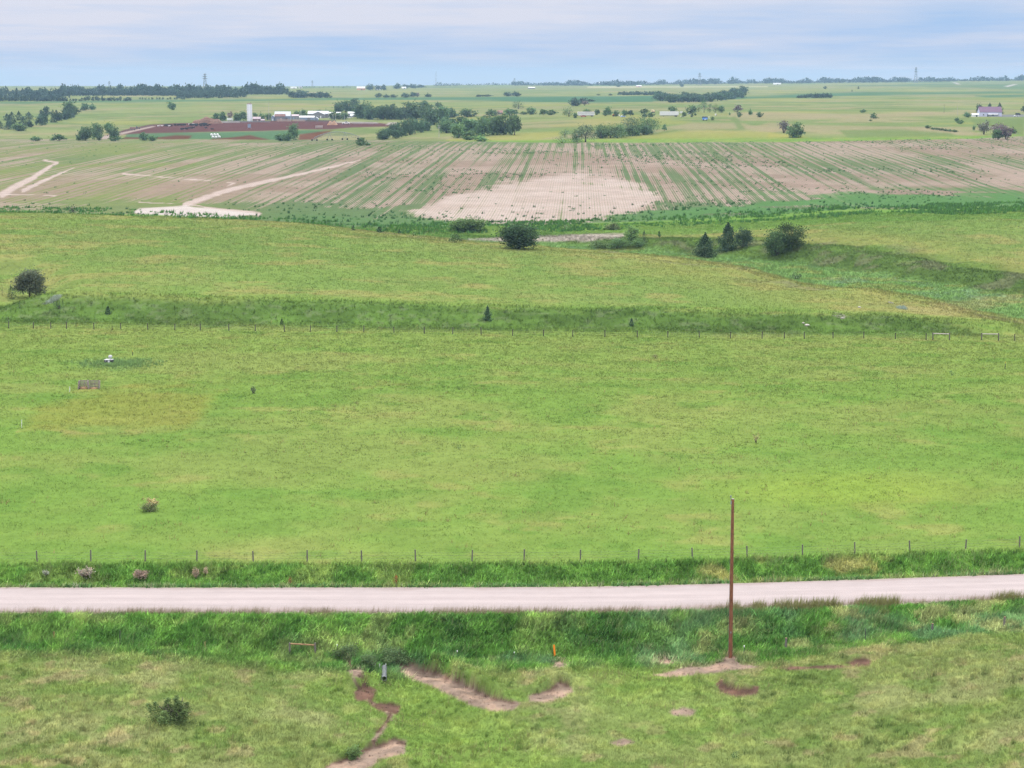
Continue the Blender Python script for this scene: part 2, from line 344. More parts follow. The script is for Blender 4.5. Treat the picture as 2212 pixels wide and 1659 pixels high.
    if m.any():
        xm, ym, pm, rm = x[m], y[m], px[m], row[m]
        bot = np.interp(pm, [-300, 0, 140, 278, 380, 463, 560, 640, 740, 850, 1024, 1300], [212, 211, 214, 222, 228, 226, 224.5, 221, 216, 209, 206.5, 206])
        top = np.interp(pm, [-300, 0, 370, 560, 790, 900, 970, 1024, 1300], [139, 139, 140, 143, 142.2, 140, 138.8, 136, 134])
        jj = 5 * (n14[m] - .5)
        inf = sstep(-1.5, 1.5, bot - rm + jj * .5) * sstep(-0.5, 0.5, rm - top + (n14[m] - .5) * 0.9)
        rightw = sstep(640, 900, pm); up = sstep(172, 143, rm); leftw = sstep(330, 120, pm)
        w = 0.47 + 0.5 * (fbm(xm + 0.033 * ym, ym / 2.2, 75, 64, 4) - 0.5) + 0.10 * up + 0.06 * leftw - 0.05 * rightw
        w = w + 0.30 * sstep(.45, .62, fbm(xm, ym, 40, 66, 3) + 0.26 * sstep(198, 216, rm)) * sstep(194, 208, rm)
        cg = mixc(np.tile(P['crop'], (m.sum(), 1)), P['soy'], np.clip(leftw * 1.1 + 0.35 * up, 0, 1) * np.clip(0.5 + 1.6 * (n60[m] - .3), 0, 1))
        cs_ = mixc(np.tile(P['soil'], (m.sum(), 1)), alb(184, 158, 144), sstep(0.45, 0.6, n60[m]))
        cc = cs_; c2 = cg
        lush = sstep(0.44, 0.56, fbm(xm, ym, 30, 67, 3) + 0.30 * sstep(-22, -3, rm - bot) - 0.13) * sstep(205, 330, pm + 400 * (rm > 222)) * sstep(-26, -10, rm - bot)
        lush *= 0.35 + 0.65 * sstep(600, 760, pm) + 0.25 * (rm - bot > -9)
        lz = np.clip(lush, 0, 1); cc = mixc(cc, alb(112, 156, 92), lz * 0.8); c2 = mixc(c2, alb(106, 152, 90), lz); w = w + 0.25 * lz
        bare = sstep(-4.5, 3.0, poly_sd(pm, rm, BARE) + 9 * (fbm(xm, ym, 14, 68, 4) - .5)); w = w * (1 - bare) + (0.02 + 0.3 * fbm(xm, ym, 22, 57, 3)) * bare; c2 = mixc(c2, alb(158, 160, 118), bare * 0.7)
        cc = mixc(cc, mixc(np.tile(P['pale'], (m.sum(), 1)), P['soil'], sstep(.4, .65, fbm(xm, ym, 20, 69, 3)) * .35), bare * 0.95)
        hump = (1 - sstep(0.5, 2.2, np.abs(rm - np.interp(pm, [380, 480, 580, 700], [206, 188, 182.5, 196]))))* sstep(-4, 3, poly_sd(pm, rm, BARE))
        w = w + hump * 0.25 * (pm > 575)
        cm = inf.copy()
        for pts, wd_ in TRACKS:
            dd, _, arc = seg_dist(pm, rm * 1.0, pts)
            wt = wd_ * (1 - 0.78 * arc); t = 1 - sstep(wt * .55, wt * 1.15, dd + 1.6 * (fbm(xm, ym, 9, 70, 3) - .5))
            cc = mixc(cc, P['pale'], t * 0.9); cm = cm * (1 - t)
        t = sstep(-0.8, 0.8, poly_sd(pm, rm, PAD) + 1.6 * (fbm(xm, ym, 9, 71, 3) - .5))
        cc = mixc(cc, alb(234, 222, 214), t); cm = cm * (1 - t)
        col[m] = col[m] * (1 - inf[:, None]) + cc * inf[:, None]
        # green verge between field and creek
        vg = (1 - inf) * sstep(0, 2, rm - bot + 2) * (pm > 330) * (ym < 760)
        col[m] = mixc(col[m], lerp(P['lush1'], P['lush2'], 0.5), vg * np.clip(.35 + n5[m], 0, 1) * 0.8)
        crop[m] = cm; wlow[m] = w; col2[m] = c2
        cc2 = sstep(-1, 1, poly_sd(pm, rm, PALEBANK) + 2 * (n5[m] - .5))
        col[m] = mixc(col[m], alb(224, 208, 196), cc2 * 0.85 * (ym < 760))
    cc2 = sstep(-1, 1, poly_sd(px, row, PALEBANK) + 3 * (n5 - .5)) * ((y > 560) & (y <= 640))
    col = mixc(col, alb(224, 208, 196), cc2 * 0.85)
    # ---- beyond the field
    fw = sstep(1380, 1440, y) * (1 - crop)
    far = np.tile(P['past1'], (n, 1))
    f1 = fbm(x, y, 260, 81, 4); f2 = fbm(x, y, 90, 82, 4); f3 = fbm(x, y * 0.35, 500, 83, 3)
    far = mixc(far, P['past2'], sstep(0.45, 0.62, f1) * 0.8)
    far = mixc(far, P['past3'], sstep(0.50, 0.64, f2) * 0.65)
    far = mixc(far, P['past2'] * 0.85, sstep(0.52, 0.66, fbm(x, y, 45, 85, 4)) * 0.6)
    far = mixc(far, P['dark'], sstep(0.56, 0.68, f3) * sstep(2600, 4200, y) * 0.6)
    far = mixc(far, P['yellow'], sstep(0.62, 0.72, fbm(x, y, 150, 84, 3)) * .4)
    j3 = 3.0 * (f2 - .5)
    def reg(lst, c, k, soft=0.9, jit=1.0):
        nonlocal far
        for pts in lst:
            xs = [p[0] for p in pts]; ys = [p[1] for p in pts]
            m = (px > min(xs) - 6) & (px < max(xs) + 6) & (row > min(ys) - 6) & (row < max(ys) + 6) & (y > 1250)
            if m.any():
                far[m] = mixc(far[m], c, k * sstep(-soft, soft, poly_sd(px[m], row[m] * 1.0, pts) + jit * j3[m]))
    reg(DARKG, P['dark'], 0.9); reg(YELL, P['yellow'], 0.55, 1.5); reg(TAN, P['past3'], 0.7, 1.5); reg(GREENF, P['past2'] * .9, 0.8, 1.5)
    reg([LOT], P['lot'], 1.0, 0.5, .25); reg(REDW, P['redw'], 0.85, .8, .6)
    reg([[(100, 141.5), (100, 138.5), (104, 136), (112, 134.6), (124, 132), (152, 126), (156, 126.4), (128, 133), (116, 136), (109, 138), (108, 141.5)]], alb(206, 186, 176), 0.9, .4, .1)
    reg([[(334, 121.5), (376, 122.3), (378, 123.3), (334, 122.6)], [(388, 122.5), (396, 122.2), (398, 124.5), (386, 125)]], alb(200, 190, 182), .9, .3, .1)
    reg([[(1000, 114.8), (1024, 114.6), (1024, 116.8), (1000, 117)]], alb(150, 150, 158), .9, .3, .1)
    reg([[(588, 86.4), (768, 86.2), (768, 87.2), (588, 87.8)], [(914, 80.6), (930, 80.3), (932, 81.5), (912, 81.6)]], alb(222, 214, 170), .8, .3, .1)
    reg([[(952, 82.2), (956, 82.4), (961, 84.6), (957, 84.4)], [(1004, 86.2), (1014, 84.0), (1018, 84.2), (1008, 87)]], alb(222, 214, 210), .9, .3, .05)
    col = col * (1 - fw[:, None]) + far * fw[:, None]
    # ---- near side
    nm = sstep(8, 13, d)
    if nm.max() > 0:
        lw = np.tile(P['lawn1'], (n, 1))
        lw = mixc(lw, P['lawn2'], np.clip((fbm(x, y, 6, 91, 4) - 0.44) * 4, 0, 1) * 0.75)
        lw = mixc(lw, P['lawn3'], sstep(0.52, 0.68, fbm(x, y, 3.2, 92, 4)) * 0.7)
        lw = mixc(lw, alb(204, 188, 140), sstep(0.63, 0.75, fbm(x, y, 2.2, 93, 3)) * 0.55)
        dd, _, arc = seg_dist(x, y, DRAIN)
        lw = mixc(lw, P['lawn4'], (1 - sstep(2.5, 8, dd + 5 * (n5 - .5))) * 0.75)
        lw = mixc(lw, P['lawn4'], sstep(10, 14, x) * 0 + (1 - sstep(2, 8, np.abs(x - 11) + 5 * (n5 - .5))) * (1 - sstep(22, 34, d)) * .6)
        col = col * (1 - nm[:, None]) + lw * nm[:, None]
    # ditches: tall lush grass
    fd = sstep(4.6, 5.4, -d) * (1 - sstep(12.2, 13.6, -d + 1.2 * (n2 - .5)))
    ditch = lerp(P['lush2'], P['mead1'], .25)
    c2 = np.tile(ditch, (n, 1)); c2 = mixc(c2, P['lush1'], sstep(7.0, 9, -d + 1.5 * (n5 - .5)) * 0.85)
    c2 = mixc(c2, P['straw'], sstep(0.55, 0.68, fbm(x, y, 4, 95, 3)) * (0.25 + .6 * sstep(10, 20, x)) * 0.8)
    col = col * (1 - fd[:, None]) + c2 * fd[:, None]
    b = bank_h(x)
    nd = sstep(4.2, 5.0, d) * (1 - sstep(10.2 + b * 0.9, 12.0 + b * 0.9, d + 2.2 * (n2 - .5) + 2.0 * (n5 - .5)))
    c3 = np.tile(P['lush1'], (n, 1)); c3 = mixc(c3, P['lush2'], sstep(0.45, 0.62, fbm(x, y, 5, 96, 3)) * 0.7)
    c3 = mixc(c3, P['blue'], sstep(0.52, 0.66, fbm(x + 50, y, 6, 97, 3)) * 0.5 * sstep(-16, -6, x))
    c3 = mixc(c3, alb(196, 202, 132), sstep(0.54, 0.68, fbm(x, y, 2.4, 98, 4)) * (0.35 + 0.45 * sstep(5, 20, x)))
    c3 = mixc(c3, alb(92, 138, 72), sstep(0.54, 0.66, fbm(x, y, 3.2, 94, 4)) * 0.6)
    col = col * (1 - nd[:, None]) + c3 * nd[:, None]
    if nm.max() > 0:
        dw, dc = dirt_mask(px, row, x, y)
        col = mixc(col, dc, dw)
    rd = 1 - sstep(4.0, 4.9, np.abs(d) + 0.5 * (n2 - .5))
    col = mixc(col, alb(214, 198, 188), rd)
    tuss = fbm(x, y, 1.15, 99, 3)
    k = np.clip(nd + fd, 0, 1) * 0.75 + nm * (1 - nd) * 0.5 + 0.08
    k = k * (1 - rd) * (y < 700)
    col = col * (1 + k * 1.5 * (tuss - 0.5))[:, None]
    yel = sstep(0.5, 0.72, tuss) * k
    col = col * (1 + yel[:, None] * np.array([0.16, 0.06, 0.0]))
    col = col * (0.93 + 0.14 * n2)[:, None]
    EX['wlow'] = wlow; EX['col2'] = col2 * (0.93 + 0.14 * n2)[:, None]
    return col, crop, px, row
EX = {}

WELL = (0, 0)
_wl = at(109, 363.5); WELL = (_wl.x, _wl.y)

# ------------------------------------------------------------------ mesh helpers
def np_mesh(name, V, Fa, col=None, mat=None, smooth=False, attrs=None):
    me = bpy.data.meshes.new(name)
    V = np.ascontiguousarray(V, np.float32); Fa = np.ascontiguousarray(Fa, np.int32); n, k = Fa.shape
    me.vertices.add(len(V)); me.vertices.foreach_set('co', V.ravel())
    me.loops.add(n * k); me.loops.foreach_set('vertex_index', Fa.ravel())
    me.polygons.add(n); me.polygons.foreach_set('loop_start', np.arange(0, n * k, k, dtype=np.int32))
    if smooth:
        me.polygons.foreach_set('use_smooth', np.ones(n, bool))
    if col is not None:
        a = me.color_attributes.new('Col', 'FLOAT_COLOR', 'POINT')
        c = np.ones((len(V), 4), np.float32); c[:, :3] = col
        a.data.foreach_set('color', c.ravel())
    for an, av in (attrs or {}).items():
        a = me.attributes.new(an, 'FLOAT', 'POINT'); a.data.foreach_set('value', np.ascontiguousarray(av, np.float32))
    me.update(calc_edges=True)
    if mat: me.materials.append(mat)
    return me
def link(name, me, parent=None, loc=None):
    o = bpy.data.objects.new(name, me); C.objects.link(o)
    if parent is not None: o.parent = parent
    if loc is not None: o.location = loc
    return o
def tag(o, label=None, cat=None, group=None, kind=None):
    if label: o['label'] = label
    if cat: o['category'] = cat
    if group: o['group'] = group
    if kind: o['kind'] = kind
    return o
def thing(name, label, cat, loc, rz=0, group=None, sc=None):
    o = bpy.data.objects.new(name, None); C.objects.link(o); o.location = loc; o.rotation_euler = (0, 0, rz)
    o.empty_display_size = 0.3
    if sc is not None: o.scale = sc
    return tag(o, label, cat, group)
def dup(root, loc, rz=0, sc=None, label=None, group=None):
    r = root.copy(); C.objects.link(r); r.location = loc; r.rotation_euler = (0, 0, rz)
    if sc is not None: r.scale = sc
    if label: r['label'] = label
    if group: r['group'] = group
    for ch in root.children:
        c = ch.copy(); C.objects.link(c); c.parent = r
        for g in ch.children:
            e = g.copy(); C.objects.link(e); e.parent = c
    return r

class MB:
    def __init__(s): s.v = []; s.f = []
    def add(s, vs, fs, M=None):
        b = len(s.v); s.v += [tuple(M @ Vector(v)) if M else tuple(v) for v in vs]; s.f += [tuple(b + i for i in f) for f in fs]; return s
    def box(s, c, d, M=None):
        x, y, z = c; a, b, h = d[0] / 2, d[1] / 2, d[2] / 2
        vs = [(x + i * a, y + j * b, z + k * h) for k in (-1, 1) for j in (-1, 1) for i in (-1, 1)]
        return s.add(vs, [(0, 2, 3, 1), (4, 5, 7, 6), (0, 1, 5, 4), (2, 6, 7, 3), (0, 4, 6, 2), (1, 3, 7, 5)], M)
    def tube(s, p0, p1, r0, r1=None, n=8, caps=True):
        r1 = r0 if r1 is None else r1
        p0, p1 = Vector(p0), Vector(p1); d = (p1 - p0).normalized(); a = d.orthogonal().normalized(); b = d.cross(a)
        vs = [tuple(p + (a * math.cos(t) + b * math.sin(t)) * r) for p, r in ((p0, r0), (p1, r1)) for t in [2 * math.pi * i / n for i in range(n)]]
        fs = [(i, (i + 1) % n, n + (i + 1) % n, n + i) for i in range(n)]
        if caps: fs += [tuple(range(n - 1, -1, -1)), tuple(range(n, 2 * n))]
        return s.add(vs, fs)
    def path(s, pts, rs, n=8):
        for a, b, r, q in zip(pts[:-1], pts[1:], rs[:-1], rs[1:]): s.tube(a, b, r, q, n)
        return s
    def prism(s, prof, a, b, axis='y'):     # a closed outline in (u, z) swept along an axis
        n = len(prof)
        mk = (lambda u, w, t: (u, t, w)) if axis == 'y' else (lambda u, w, t: (t, u, w))
        vs = [mk(u, w, a) for u, w in prof] + [mk(u, w, b) for u, w in prof]
        fs = [(i, (i + 1) % n, n + (i + 1) % n, n + i) for i in range(n)] + [tuple(range(n - 1, -1, -1)), tuple(range(n, 2 * n))]
        return s.add(vs, fs)
    def lathe(s, prof, n=16, c=(0, 0, 0)):
        vs = [(c[0] + r * math.cos(2 * math.pi * i / n), c[1] + r * math.sin(2 * math.pi * i / n), c[2] + z) for r, z in prof for i in range(n)]
        fs = [(k * n + i, k * n + (i + 1) % n, (k + 1) * n + (i + 1) % n, (k + 1) * n + i) for k in range(len(prof) - 1) for i in range(n)]
        return s.add(vs, fs + [tuple(range(n - 1, -1, -1)), tuple(range((len(prof) - 1) * n, len(prof) * n))])
    def blob(s, c, r, seed=0, n=10, m=7, rough=0.15):
        g = random.Random(seed); vs = [(c[0], c[1], c[2] - r[2])]
        for j in range(1, m):
            ph = math.pi * j / m - math.pi / 2
            for i in range(n):
                k = 1 + g.uniform(-rough, rough); t = 2 * math.pi * i / n
                vs.append((c[0] + r[0] * k * math.cos(ph) * math.cos(t), c[1] + r[1] * k * math.cos(ph) * math.sin(t), c[2] + r[2] * k * math.sin(ph)))
        vs.append((c[0], c[1], c[2] + r[2])); L = len(vs) - 1
        fs = [(0, 1 + (i + 1) % n, 1 + i) for i in range(n)]
        for j in range(m - 2):
            fs += [(1 + j * n + i, 1 + j * n + (i + 1) % n, 1 + (j + 1) * n + (i + 1) % n, 1 + (j + 1) * n + i) for i in range(n)]
        fs += [(1 + (m - 2) * n + i, 1 + (m - 2) * n + (i + 1) % n, L) for i in range(n)]
        return s.add(vs, fs)
    def mesh(s, name, mat, smooth=False):
        me = bpy.data.meshes.new(name); me.from_pydata(s.v, [], s.f); me.materials.append(mat)
        import bmesh
        bm = bmesh.new(); bm.from_mesh(me); bmesh.ops.recalc_face_normals(bm, faces=bm.faces); bm.to_mesh(me); bm.free()
        if smooth:
            for p in me.polygons: p.use_smooth = True
        me.update(); return me
    def build(s, name, mat, parent=None, loc=None, smooth=False):
        return link(name, s.mesh(name, mat, smooth), parent, loc)

# ------------------------------------------------------------------ materials
def new_mat(name):
    m = bpy.data.materials.new(name); m.use_nodes = True; m.node_tree.nodes.clear(); return m, m.node_tree.nodes, m.node_tree.links
def mix_rgb(N, L, t, a, b, blend='MIX'):
    n = N.new('ShaderNodeMix'); n.data_type = 'RGBA'; n.blend_type = blend
    for s, v in ((0, t), (6, a), (7, b)):
        if isinstance(v, (int, float)): n.inputs[s].default_value = v
        elif isinstance(v, (tuple, list, np.ndarray)): n.inputs[s].default_value = (*[float(q) for q in v][:3], 1)
        else: L.new(v, n.inputs[s])
    return n.outputs[2]
def maprange(N, L, v, a, b, c, d):
    n = N.new('ShaderNodeMapRange'); L.new(v, n.inputs[0])
    for i, q in enumerate((a, b, c, d)): n.inputs[i + 1].default_value = q
    return n.outputs[0]
def math_n(N, L, op, a, b=0.0):
    n = N.new('ShaderNodeMath'); n.operation = op
    for i, v in enumerate((a, b)):
        if isinstance(v, (int, float)): n.inputs[i].default_value = v
        else: L.new(v, n.inputs[i])
    return n.outputs[0]
def noise_n(N, L, vec, scale, detail=3, rough=0.6):
    n = N.new('ShaderNodeTexNoise'); n.inputs['Scale'].default_value = scale; n.inputs['Detail'].default_value = detail; n.inputs['Roughness'].default_value = rough
    if vec is not None: L.new(vec, n.inputs['Vector'])
    return n.outputs[0]
def solid(name, base, var=0.15, scale=3.0, rough=0.7, metal=0.0, spec=0.3, stretch=(1, 1, 1), dirt=None, coord='Object'):
    """painted / weathered surface: base colour broken by noise at two scales"""
    m, N, L = new_mat(name)
    o = N.new('ShaderNodeOutputMaterial'); b = N.new('ShaderNodeBsdfPrincipled'); tc = N.new('ShaderNodeTexCoord')
    mp = N.new('ShaderNodeMapping'); mp.inputs['Scale'].default_value = stretch; L.new(tc.outputs[coord], mp.inputs[0])
    n1 = noise_n(N, L, mp.outputs[0], scale, 4); n2 = noise_n(N, L, mp.outputs[0], scale * 0.23, 3)
    base = np.asarray(base, float)
    c = mix_rgb(N, L, maprange(N, L, n1, 0.3, 0.7, 0, 1), base * (1 - var), base * (1 + var))
    d = np.asarray(dirt, float) if dirt is not None else base * (1 - 1.6 * var)
    c = mix_rgb(N, L, maprange(N, L, n2, 0.5, 0.72, 0, 0.75), c, d)
    L.new(c, b.inputs['Base Color']); b.inputs['Roughness'].default_value = rough; b.inputs['Metallic'].default_value = metal
    b.inputs['Specular IOR Level'].default_value = spec; L.new(b.outputs[0], o.inputs[0]); return m
def foliage(name, k=(1, 1, 1), trans=0.35, var=0.25, up=0.0):
    """leaves and blades: own colour from the mesh, varied from plant to plant"""
    m, N, L = new_mat(name)
    o = N.new('ShaderNodeOutputMaterial'); at_ = N.new('ShaderNodeAttribute'); at_.attribute_name = 'Col'
    oi = N.new('ShaderNodeObjectInfo')
    c = mix_rgb(N, L, 1.0, at_.outputs[0], k, 'MULTIPLY')
    hs = N.new('ShaderNodeHueSaturation'); L.new(c, hs.inputs['Color'])
    L.new(maprange(N, L, oi.outputs['Random'], 0, 1, 1 - var, 1 + var), hs.inputs['Value'])
    L.new(maprange(N, L, oi.outputs['Random'], 0, 1, 0.49, 0.515), hs.inputs['Hue'])
    d = N.new('ShaderNodeBsdfDiffuse'); t = N.new('ShaderNodeBsdfTranslucent'); x = N.new('ShaderNodeMixShader'); x.inputs[0].default_value = trans
    for q in (d, t): L.new(hs.outputs[0], q.inputs[0])
    if up:                                   # blades stand so thick that a stand of them catches light like the ground it covers
        g = N.new('ShaderNodeNewGeometry'); v = N.new('ShaderNodeVectorMath'); v.operation = 'MULTIPLY_ADD'; v.inputs[1].default_value = (1 - up,) * 3; v.inputs[2].default_value = (0, 0, up)
        L.new(g.outputs['Normal'], v.inputs[0]); nz = N.new('ShaderNodeVectorMath'); nz.operation = 'NORMALIZE'; L.new(v.outputs[0], nz.inputs[0])
        L.new(nz.outputs[0], d.inputs['Normal'])
    L.new(d.outputs[0], x.inputs[1]); L.new(t.outputs[0], x.inputs[2]); L.new(x.outputs[0], o.inputs[0]); return m

# ground
GM, N, L = new_mat('pasture_ground')
o = N.new('ShaderNodeOutputMaterial'); b = N.new('ShaderNodeBsdfDiffuse'); g = N.new('ShaderNodeNewGeometry')
ac = N.new('ShaderNodeAttribute'); ac.attribute_name = 'Col'; af = N.new('ShaderNodeAttribute'); af.attribute_name = 'crop'
nA = noise_n(N, L, g.outputs['Position'], 0.9, 5, 0.7); nB = noise_n(N, L, g.outputs['Position'], 4.5, 4, 0.7); nC = noise_n(N, L, g.outputs['Position'], 0.16, 4, .6)
v = math_n(N, L, 'MULTIPLY', maprange(N, L, nA, 0.3, 0.7, 0.90, 1.10), maprange(N, L, nB, 0.3, 0.7, 0.84, 1.16))
v = math_n(N, L, 'MULTIPLY', v, maprange(N, L, nC, 0.3, 0.7, 0.92, 1.08))
vc = N.new('ShaderNodeCombineColor'); [L.new(v, vc.inputs[i]) for i in range(3)]
c1 = mix_rgb(N, L, 1.0, ac.outputs[0], vc.outputs[0], 'MULTIPLY')
# drilled rows: bands of young crop and bare soil running with the drill
a2 = N.new('ShaderNodeAttribute'); a2.attribute_name = 'Col2'; aw = N.new('ShaderNodeAttribute'); aw.attribute_name = 'wlow'
mp = N.new('ShaderNodeMapping'); mp.inputs['Rotation'].default_value = (0, 0, ROWAZ); L.new(g.outputs['Position'], mp.inputs[0])
m1 = N.new('ShaderNodeMapping'); m1.inputs['Scale'].default_value = (0.075, 0.0016, 0); L.new(mp.outputs[0], m1.inputs[0])
m2 = N.new('ShaderNodeMapping'); m2.inputs['Scale'].default_value = (0.33, 0.0024, 0); L.new(mp.outputs[0], m2.inputs[0])
s1 = noise_n(N, L, m1.outputs[0], 1.0, 2, .5); s2 = noise_n(N, L, m2.outputs[0], 1.0, 3, .65)
sq = N.new('ShaderNodeSeparateXYZ'); L.new(mp.outputs[0], sq.inputs[0]); qv = sq.outputs[0]
sn = math_n(N, L, 'SINE', math_n(N, L, 'MULTIPLY', math_n(N, L, 'ADD', qv, math_n(N, L, 'MULTIPLY', nC, 0.25)), 2 * math.pi / 1.02))
pl = noise_n(N, L, g.outputs['Position'], 1.5, 3, .7)
wv = math_n(N, L, 'ADD', aw.outputs['Fac'], math_n(N, L, 'MULTIPLY', math_n(N, L, 'SUBTRACT', s1, 0.5), 0.75))
wv = math_n(N, L, 'ADD', wv, math_n(N, L, 'MULTIPLY', math_n(N, L, 'SUBTRACT', s2, 0.5), 1.25))
wv = math_n(N, L, 'ADD', wv, math_n(N, L, 'MULTIPLY', math_n(N, L, 'SUBTRACT', pl, 0.5), 0.35))
wr = math_n(N, L, 'ADD', wv, math_n(N, L, 'MULTIPLY', sn, 0.11))
wr = math_n(N, L, 'ADD', wr, math_n(N, L, 'MULTIPLY', math_n(N, L, 'SINE', math_n(N, L, 'MULTIPLY', qv, 2 * math.pi / 4.08)), 0.10))
wf = maprange(N, L, wr, 0.42, 0.60, 0.0, 0.92)
rowf = math_n(N, L, 'MULTIPLY', maprange(N, L, sn, 0.1, 0.8, 0, 0.5), maprange(N, L, wv, 0.05, 0.4, 0.35, 1.0))
wf = math_n(N, L, 'MULTIPLY', math_n(N, L, 'MAXIMUM', wf, rowf), af.outputs['Fac'])
c2g = mix_rgb(N, L, 1.0, a2.outputs[0], vc.outputs[0], 'MULTIPLY')
c2 = mix_rgb(N, L, wf, c1, c2g)
L.new(c2, b.inputs[0]); L.new(b.outputs[0], o.inputs[0])

GRASS = foliage('grass_blades', (1.15, 1.15, 1.15), 0.12, 0.0, 0.9)
LEAF = foliage('tree_leaves', (1.75, 1.7, 1.7), 0.3, 0.2, 0.4)
BARK = solid('bark', (0.10, 0.08, 0.065), 0.3, 8, 0.9, stretch=(4, 4, .6))

# ------------------------------------------------------------------ ground sheet
rows = np.concatenate([np.arange(1500, 790, -6.0), np.arange(790, 560, -0.85), np.arange(560, 330, -1.3), np.arange(330, 130, -0.55)])
ang = PITCH + np.arctan((rows - CY) / F)
Yv = (H + 1.0) / np.tan(ang)
Yv = Yv[Yv > 46]
lo = np.exp(np.arange(math.log(Yv[-1]), math.log(8750), 0.0042))[1:]
Yv = np.concatenate([Yv, lo])
pc = np.concatenate([np.arange(-1100, -430, 24.0), np.arange(-430, -60, 4.0), np.arange(-60, 1085, 1.75), np.arange(1086, 1456, 4.0), np.arange(1460, 2130, 24.0)])
YY, PC = np.meshgrid(Yv, pc, indexing='ij')
XX = (PC - CX) / F * (YY + 6.5)
xx, yy = XX.ravel(), YY.ravel()
zz = ground_z(xx, yy)
gcol, gcrop, _, _ = ground_color(xx, yy, zz)
nr, ncl = YY.shape
idx = np.arange(nr * ncl).reshape(nr, ncl)
quads = np.stack([idx[:-1, :-1], idx[:-1, 1:], idx[1:, 1:], idx[1:, :-1]], -1).reshape(-1, 4)
gme = np_mesh('ground', np.stack([xx, yy, zz], 1), quads, gcol, GM, True, {'crop': gcrop, 'wlow': EX['wlow']})
a_ = gme.color_attributes.new('Col2', 'FLOAT_COLOR', 'POINT'); c_ = np.ones((len(xx), 4), np.float32); c_[:, :3] = EX['col2']; a_.data.foreach_set('color', c_.ravel())
tag(link('ground', gme), 'rolling pasture and crop land reaching to the far plain', 'ground', kind='structure')
GZMIN = float(zz.min())

# road
RM, N, L = new_mat('gravel')
o = N.new('ShaderNodeOutputMaterial'); b = N.new('ShaderNodeBsdfPrincipled'); g = N.new('ShaderNodeNewGeometry')
ac = N.new('ShaderNodeAttribute'); ac.attribute_name = 'Col'
mp = N.new('ShaderNodeMapping'); mp.inputs['Scale'].default_value = (0.07, 1, 1); L.new(g.outputs['Position'], mp.inputs[0])
n1 = noise_n(N, L, mp.outputs[0], 1.6, 4); n2 = noise_n(N, L, g.outputs['Position'], 9, 4, .7); n3 = noise_n(N, L, g.outputs['Position'], .5, 3)
v = math_n(N, L, 'MULTIPLY', maprange(N, L, n1, .3, .7, .93, 1.06), maprange(N, L, n2, .3, .7, .91, 1.09)); v = math_n(N, L, 'MULTIPLY', v, maprange(N, L, n3, .3, .7, .96, 1.03))
vc = N.new('ShaderNodeCombineColor'); [L.new(v, vc.inputs[i]) for i in range(3)]
L.new(mix_rgb(N, L, 1.0, ac.outputs[0], vc.outputs[0], 'MULTIPLY'), b.inputs['Base Color']); b.inputs['Roughness'].default_value = 1; b.inputs['Specular IOR Level'].default_value = 0.1
L.new(b.outputs[0], o.inputs[0])
xs = np.arange(-95, 100, 0.3); ds = np.linspace(-1, 1, 27)
XR, DR = np.meshgrid(xs, ds, indexing='ij')
wob = 4.15 + 0.35 * (fbm(XR, DR * 0 + np.sign(DR) * 50, 1.6, 111, 4) - 0.5) + 0.3 * (fbm(XR, DR * 0 + np.sign(DR) * 90, 9, 112, 3) - .5)
YR = road_c(XR) - DR * wob
ZR = ground_z(XR.ravel(), YR.ravel()) + 0.02
rc = np.tile(P['gravel'], (XR.size, 1))
ad = np.abs(DR.ravel()); tr = np.exp(-((DR.ravel() - 0.28) / .1) ** 2) + np.exp(-((DR.ravel() + 0.2) / .1) ** 2)
rc = rc * (0.92 + 0.11 * tr * (0.5 + fbm(XR.ravel(), YR.ravel() * 4, 9, 114, 3)))[:, None]
rc = mixc(rc, alb(198, 178, 172), sstep(0.66, 0.98, ad + 0.35 * (fbm(XR.ravel(), YR.ravel(), 2, 113, 3) - .5)) * 0.75)
idx = np.arange(XR.size).reshape(XR.shape)
quads = np.stack([idx[:-1, :-1], idx[:-1, 1:], idx[1:, 1:], idx[1:, :-1]], -1).reshape(-1, 4)
tag(link('gravel_road', np_mesh('gravel_road', np.stack([XR.ravel(), YR.ravel(), ZR], 1), quads[:, ::-1], rc, RM, True)), 'pale pinkish gravel road crossing between two grass verges', 'road', kind='structure')

# ------------------------------------------------------------------ grass
def blades(x, y, h, w, nb, col, lean=0.35, spread=0.12, cvar=0.22, tipc=None, wind=(0.15, 0.05), gain=1.25):
    """nb tapered blades round each point; h, w, spread per point"""
    n = len(x); z = ground_z(x, y)
    X = np.repeat(x, nb); Y = np.repeat(y, nb); Z = np.repeat(z, nb); Hh = np.repeat(np.broadcast_to(h, n), nb) * rng.uniform(0.55, 1.2, n * nb)
    W = np.repeat(np.broadcast_to(w, n), nb) * rng.uniform(0.6, 1.3, n * nb); S = np.repeat(np.broadcast_to(spread, n), nb)
    X = X + rng.normal(0, 1, n * nb) * S; Y = Y + rng.normal(0, 1, n * nb) * S
    a = rng.uniform(0, 2 * math.pi, n * nb); t = rng.uniform(0, 2 * math.pi, n * nb); l = np.abs(rng.normal(0, lean, n * nb)) * Hh
    base = np.stack([X, Y, Z - 0.04], 1); side = np.stack([np.cos(a), np.sin(a) * 0.5, np.zeros_like(a)], 1) * W[:, None] / 2
    tip = base + np.stack([np.cos(t) * l + wind[0] * Hh, np.sin(t) * l + wind[1] * Hh, Hh], 1)
    V = np.stack([base - side, base + side, tip], 1).reshape(-1, 3)
    cc = np.repeat(col, nb, 0) * gain * (1 + 0.7 * rng.uniform(-cvar, cvar, (n * nb, 1)))
    CCt = cc if tipc is None else cc * 0.45 + np.asarray(tipc) * 0.55
    CC = np.stack([cc, cc, CCt], 1).reshape(-1, 3)
    return V, CC
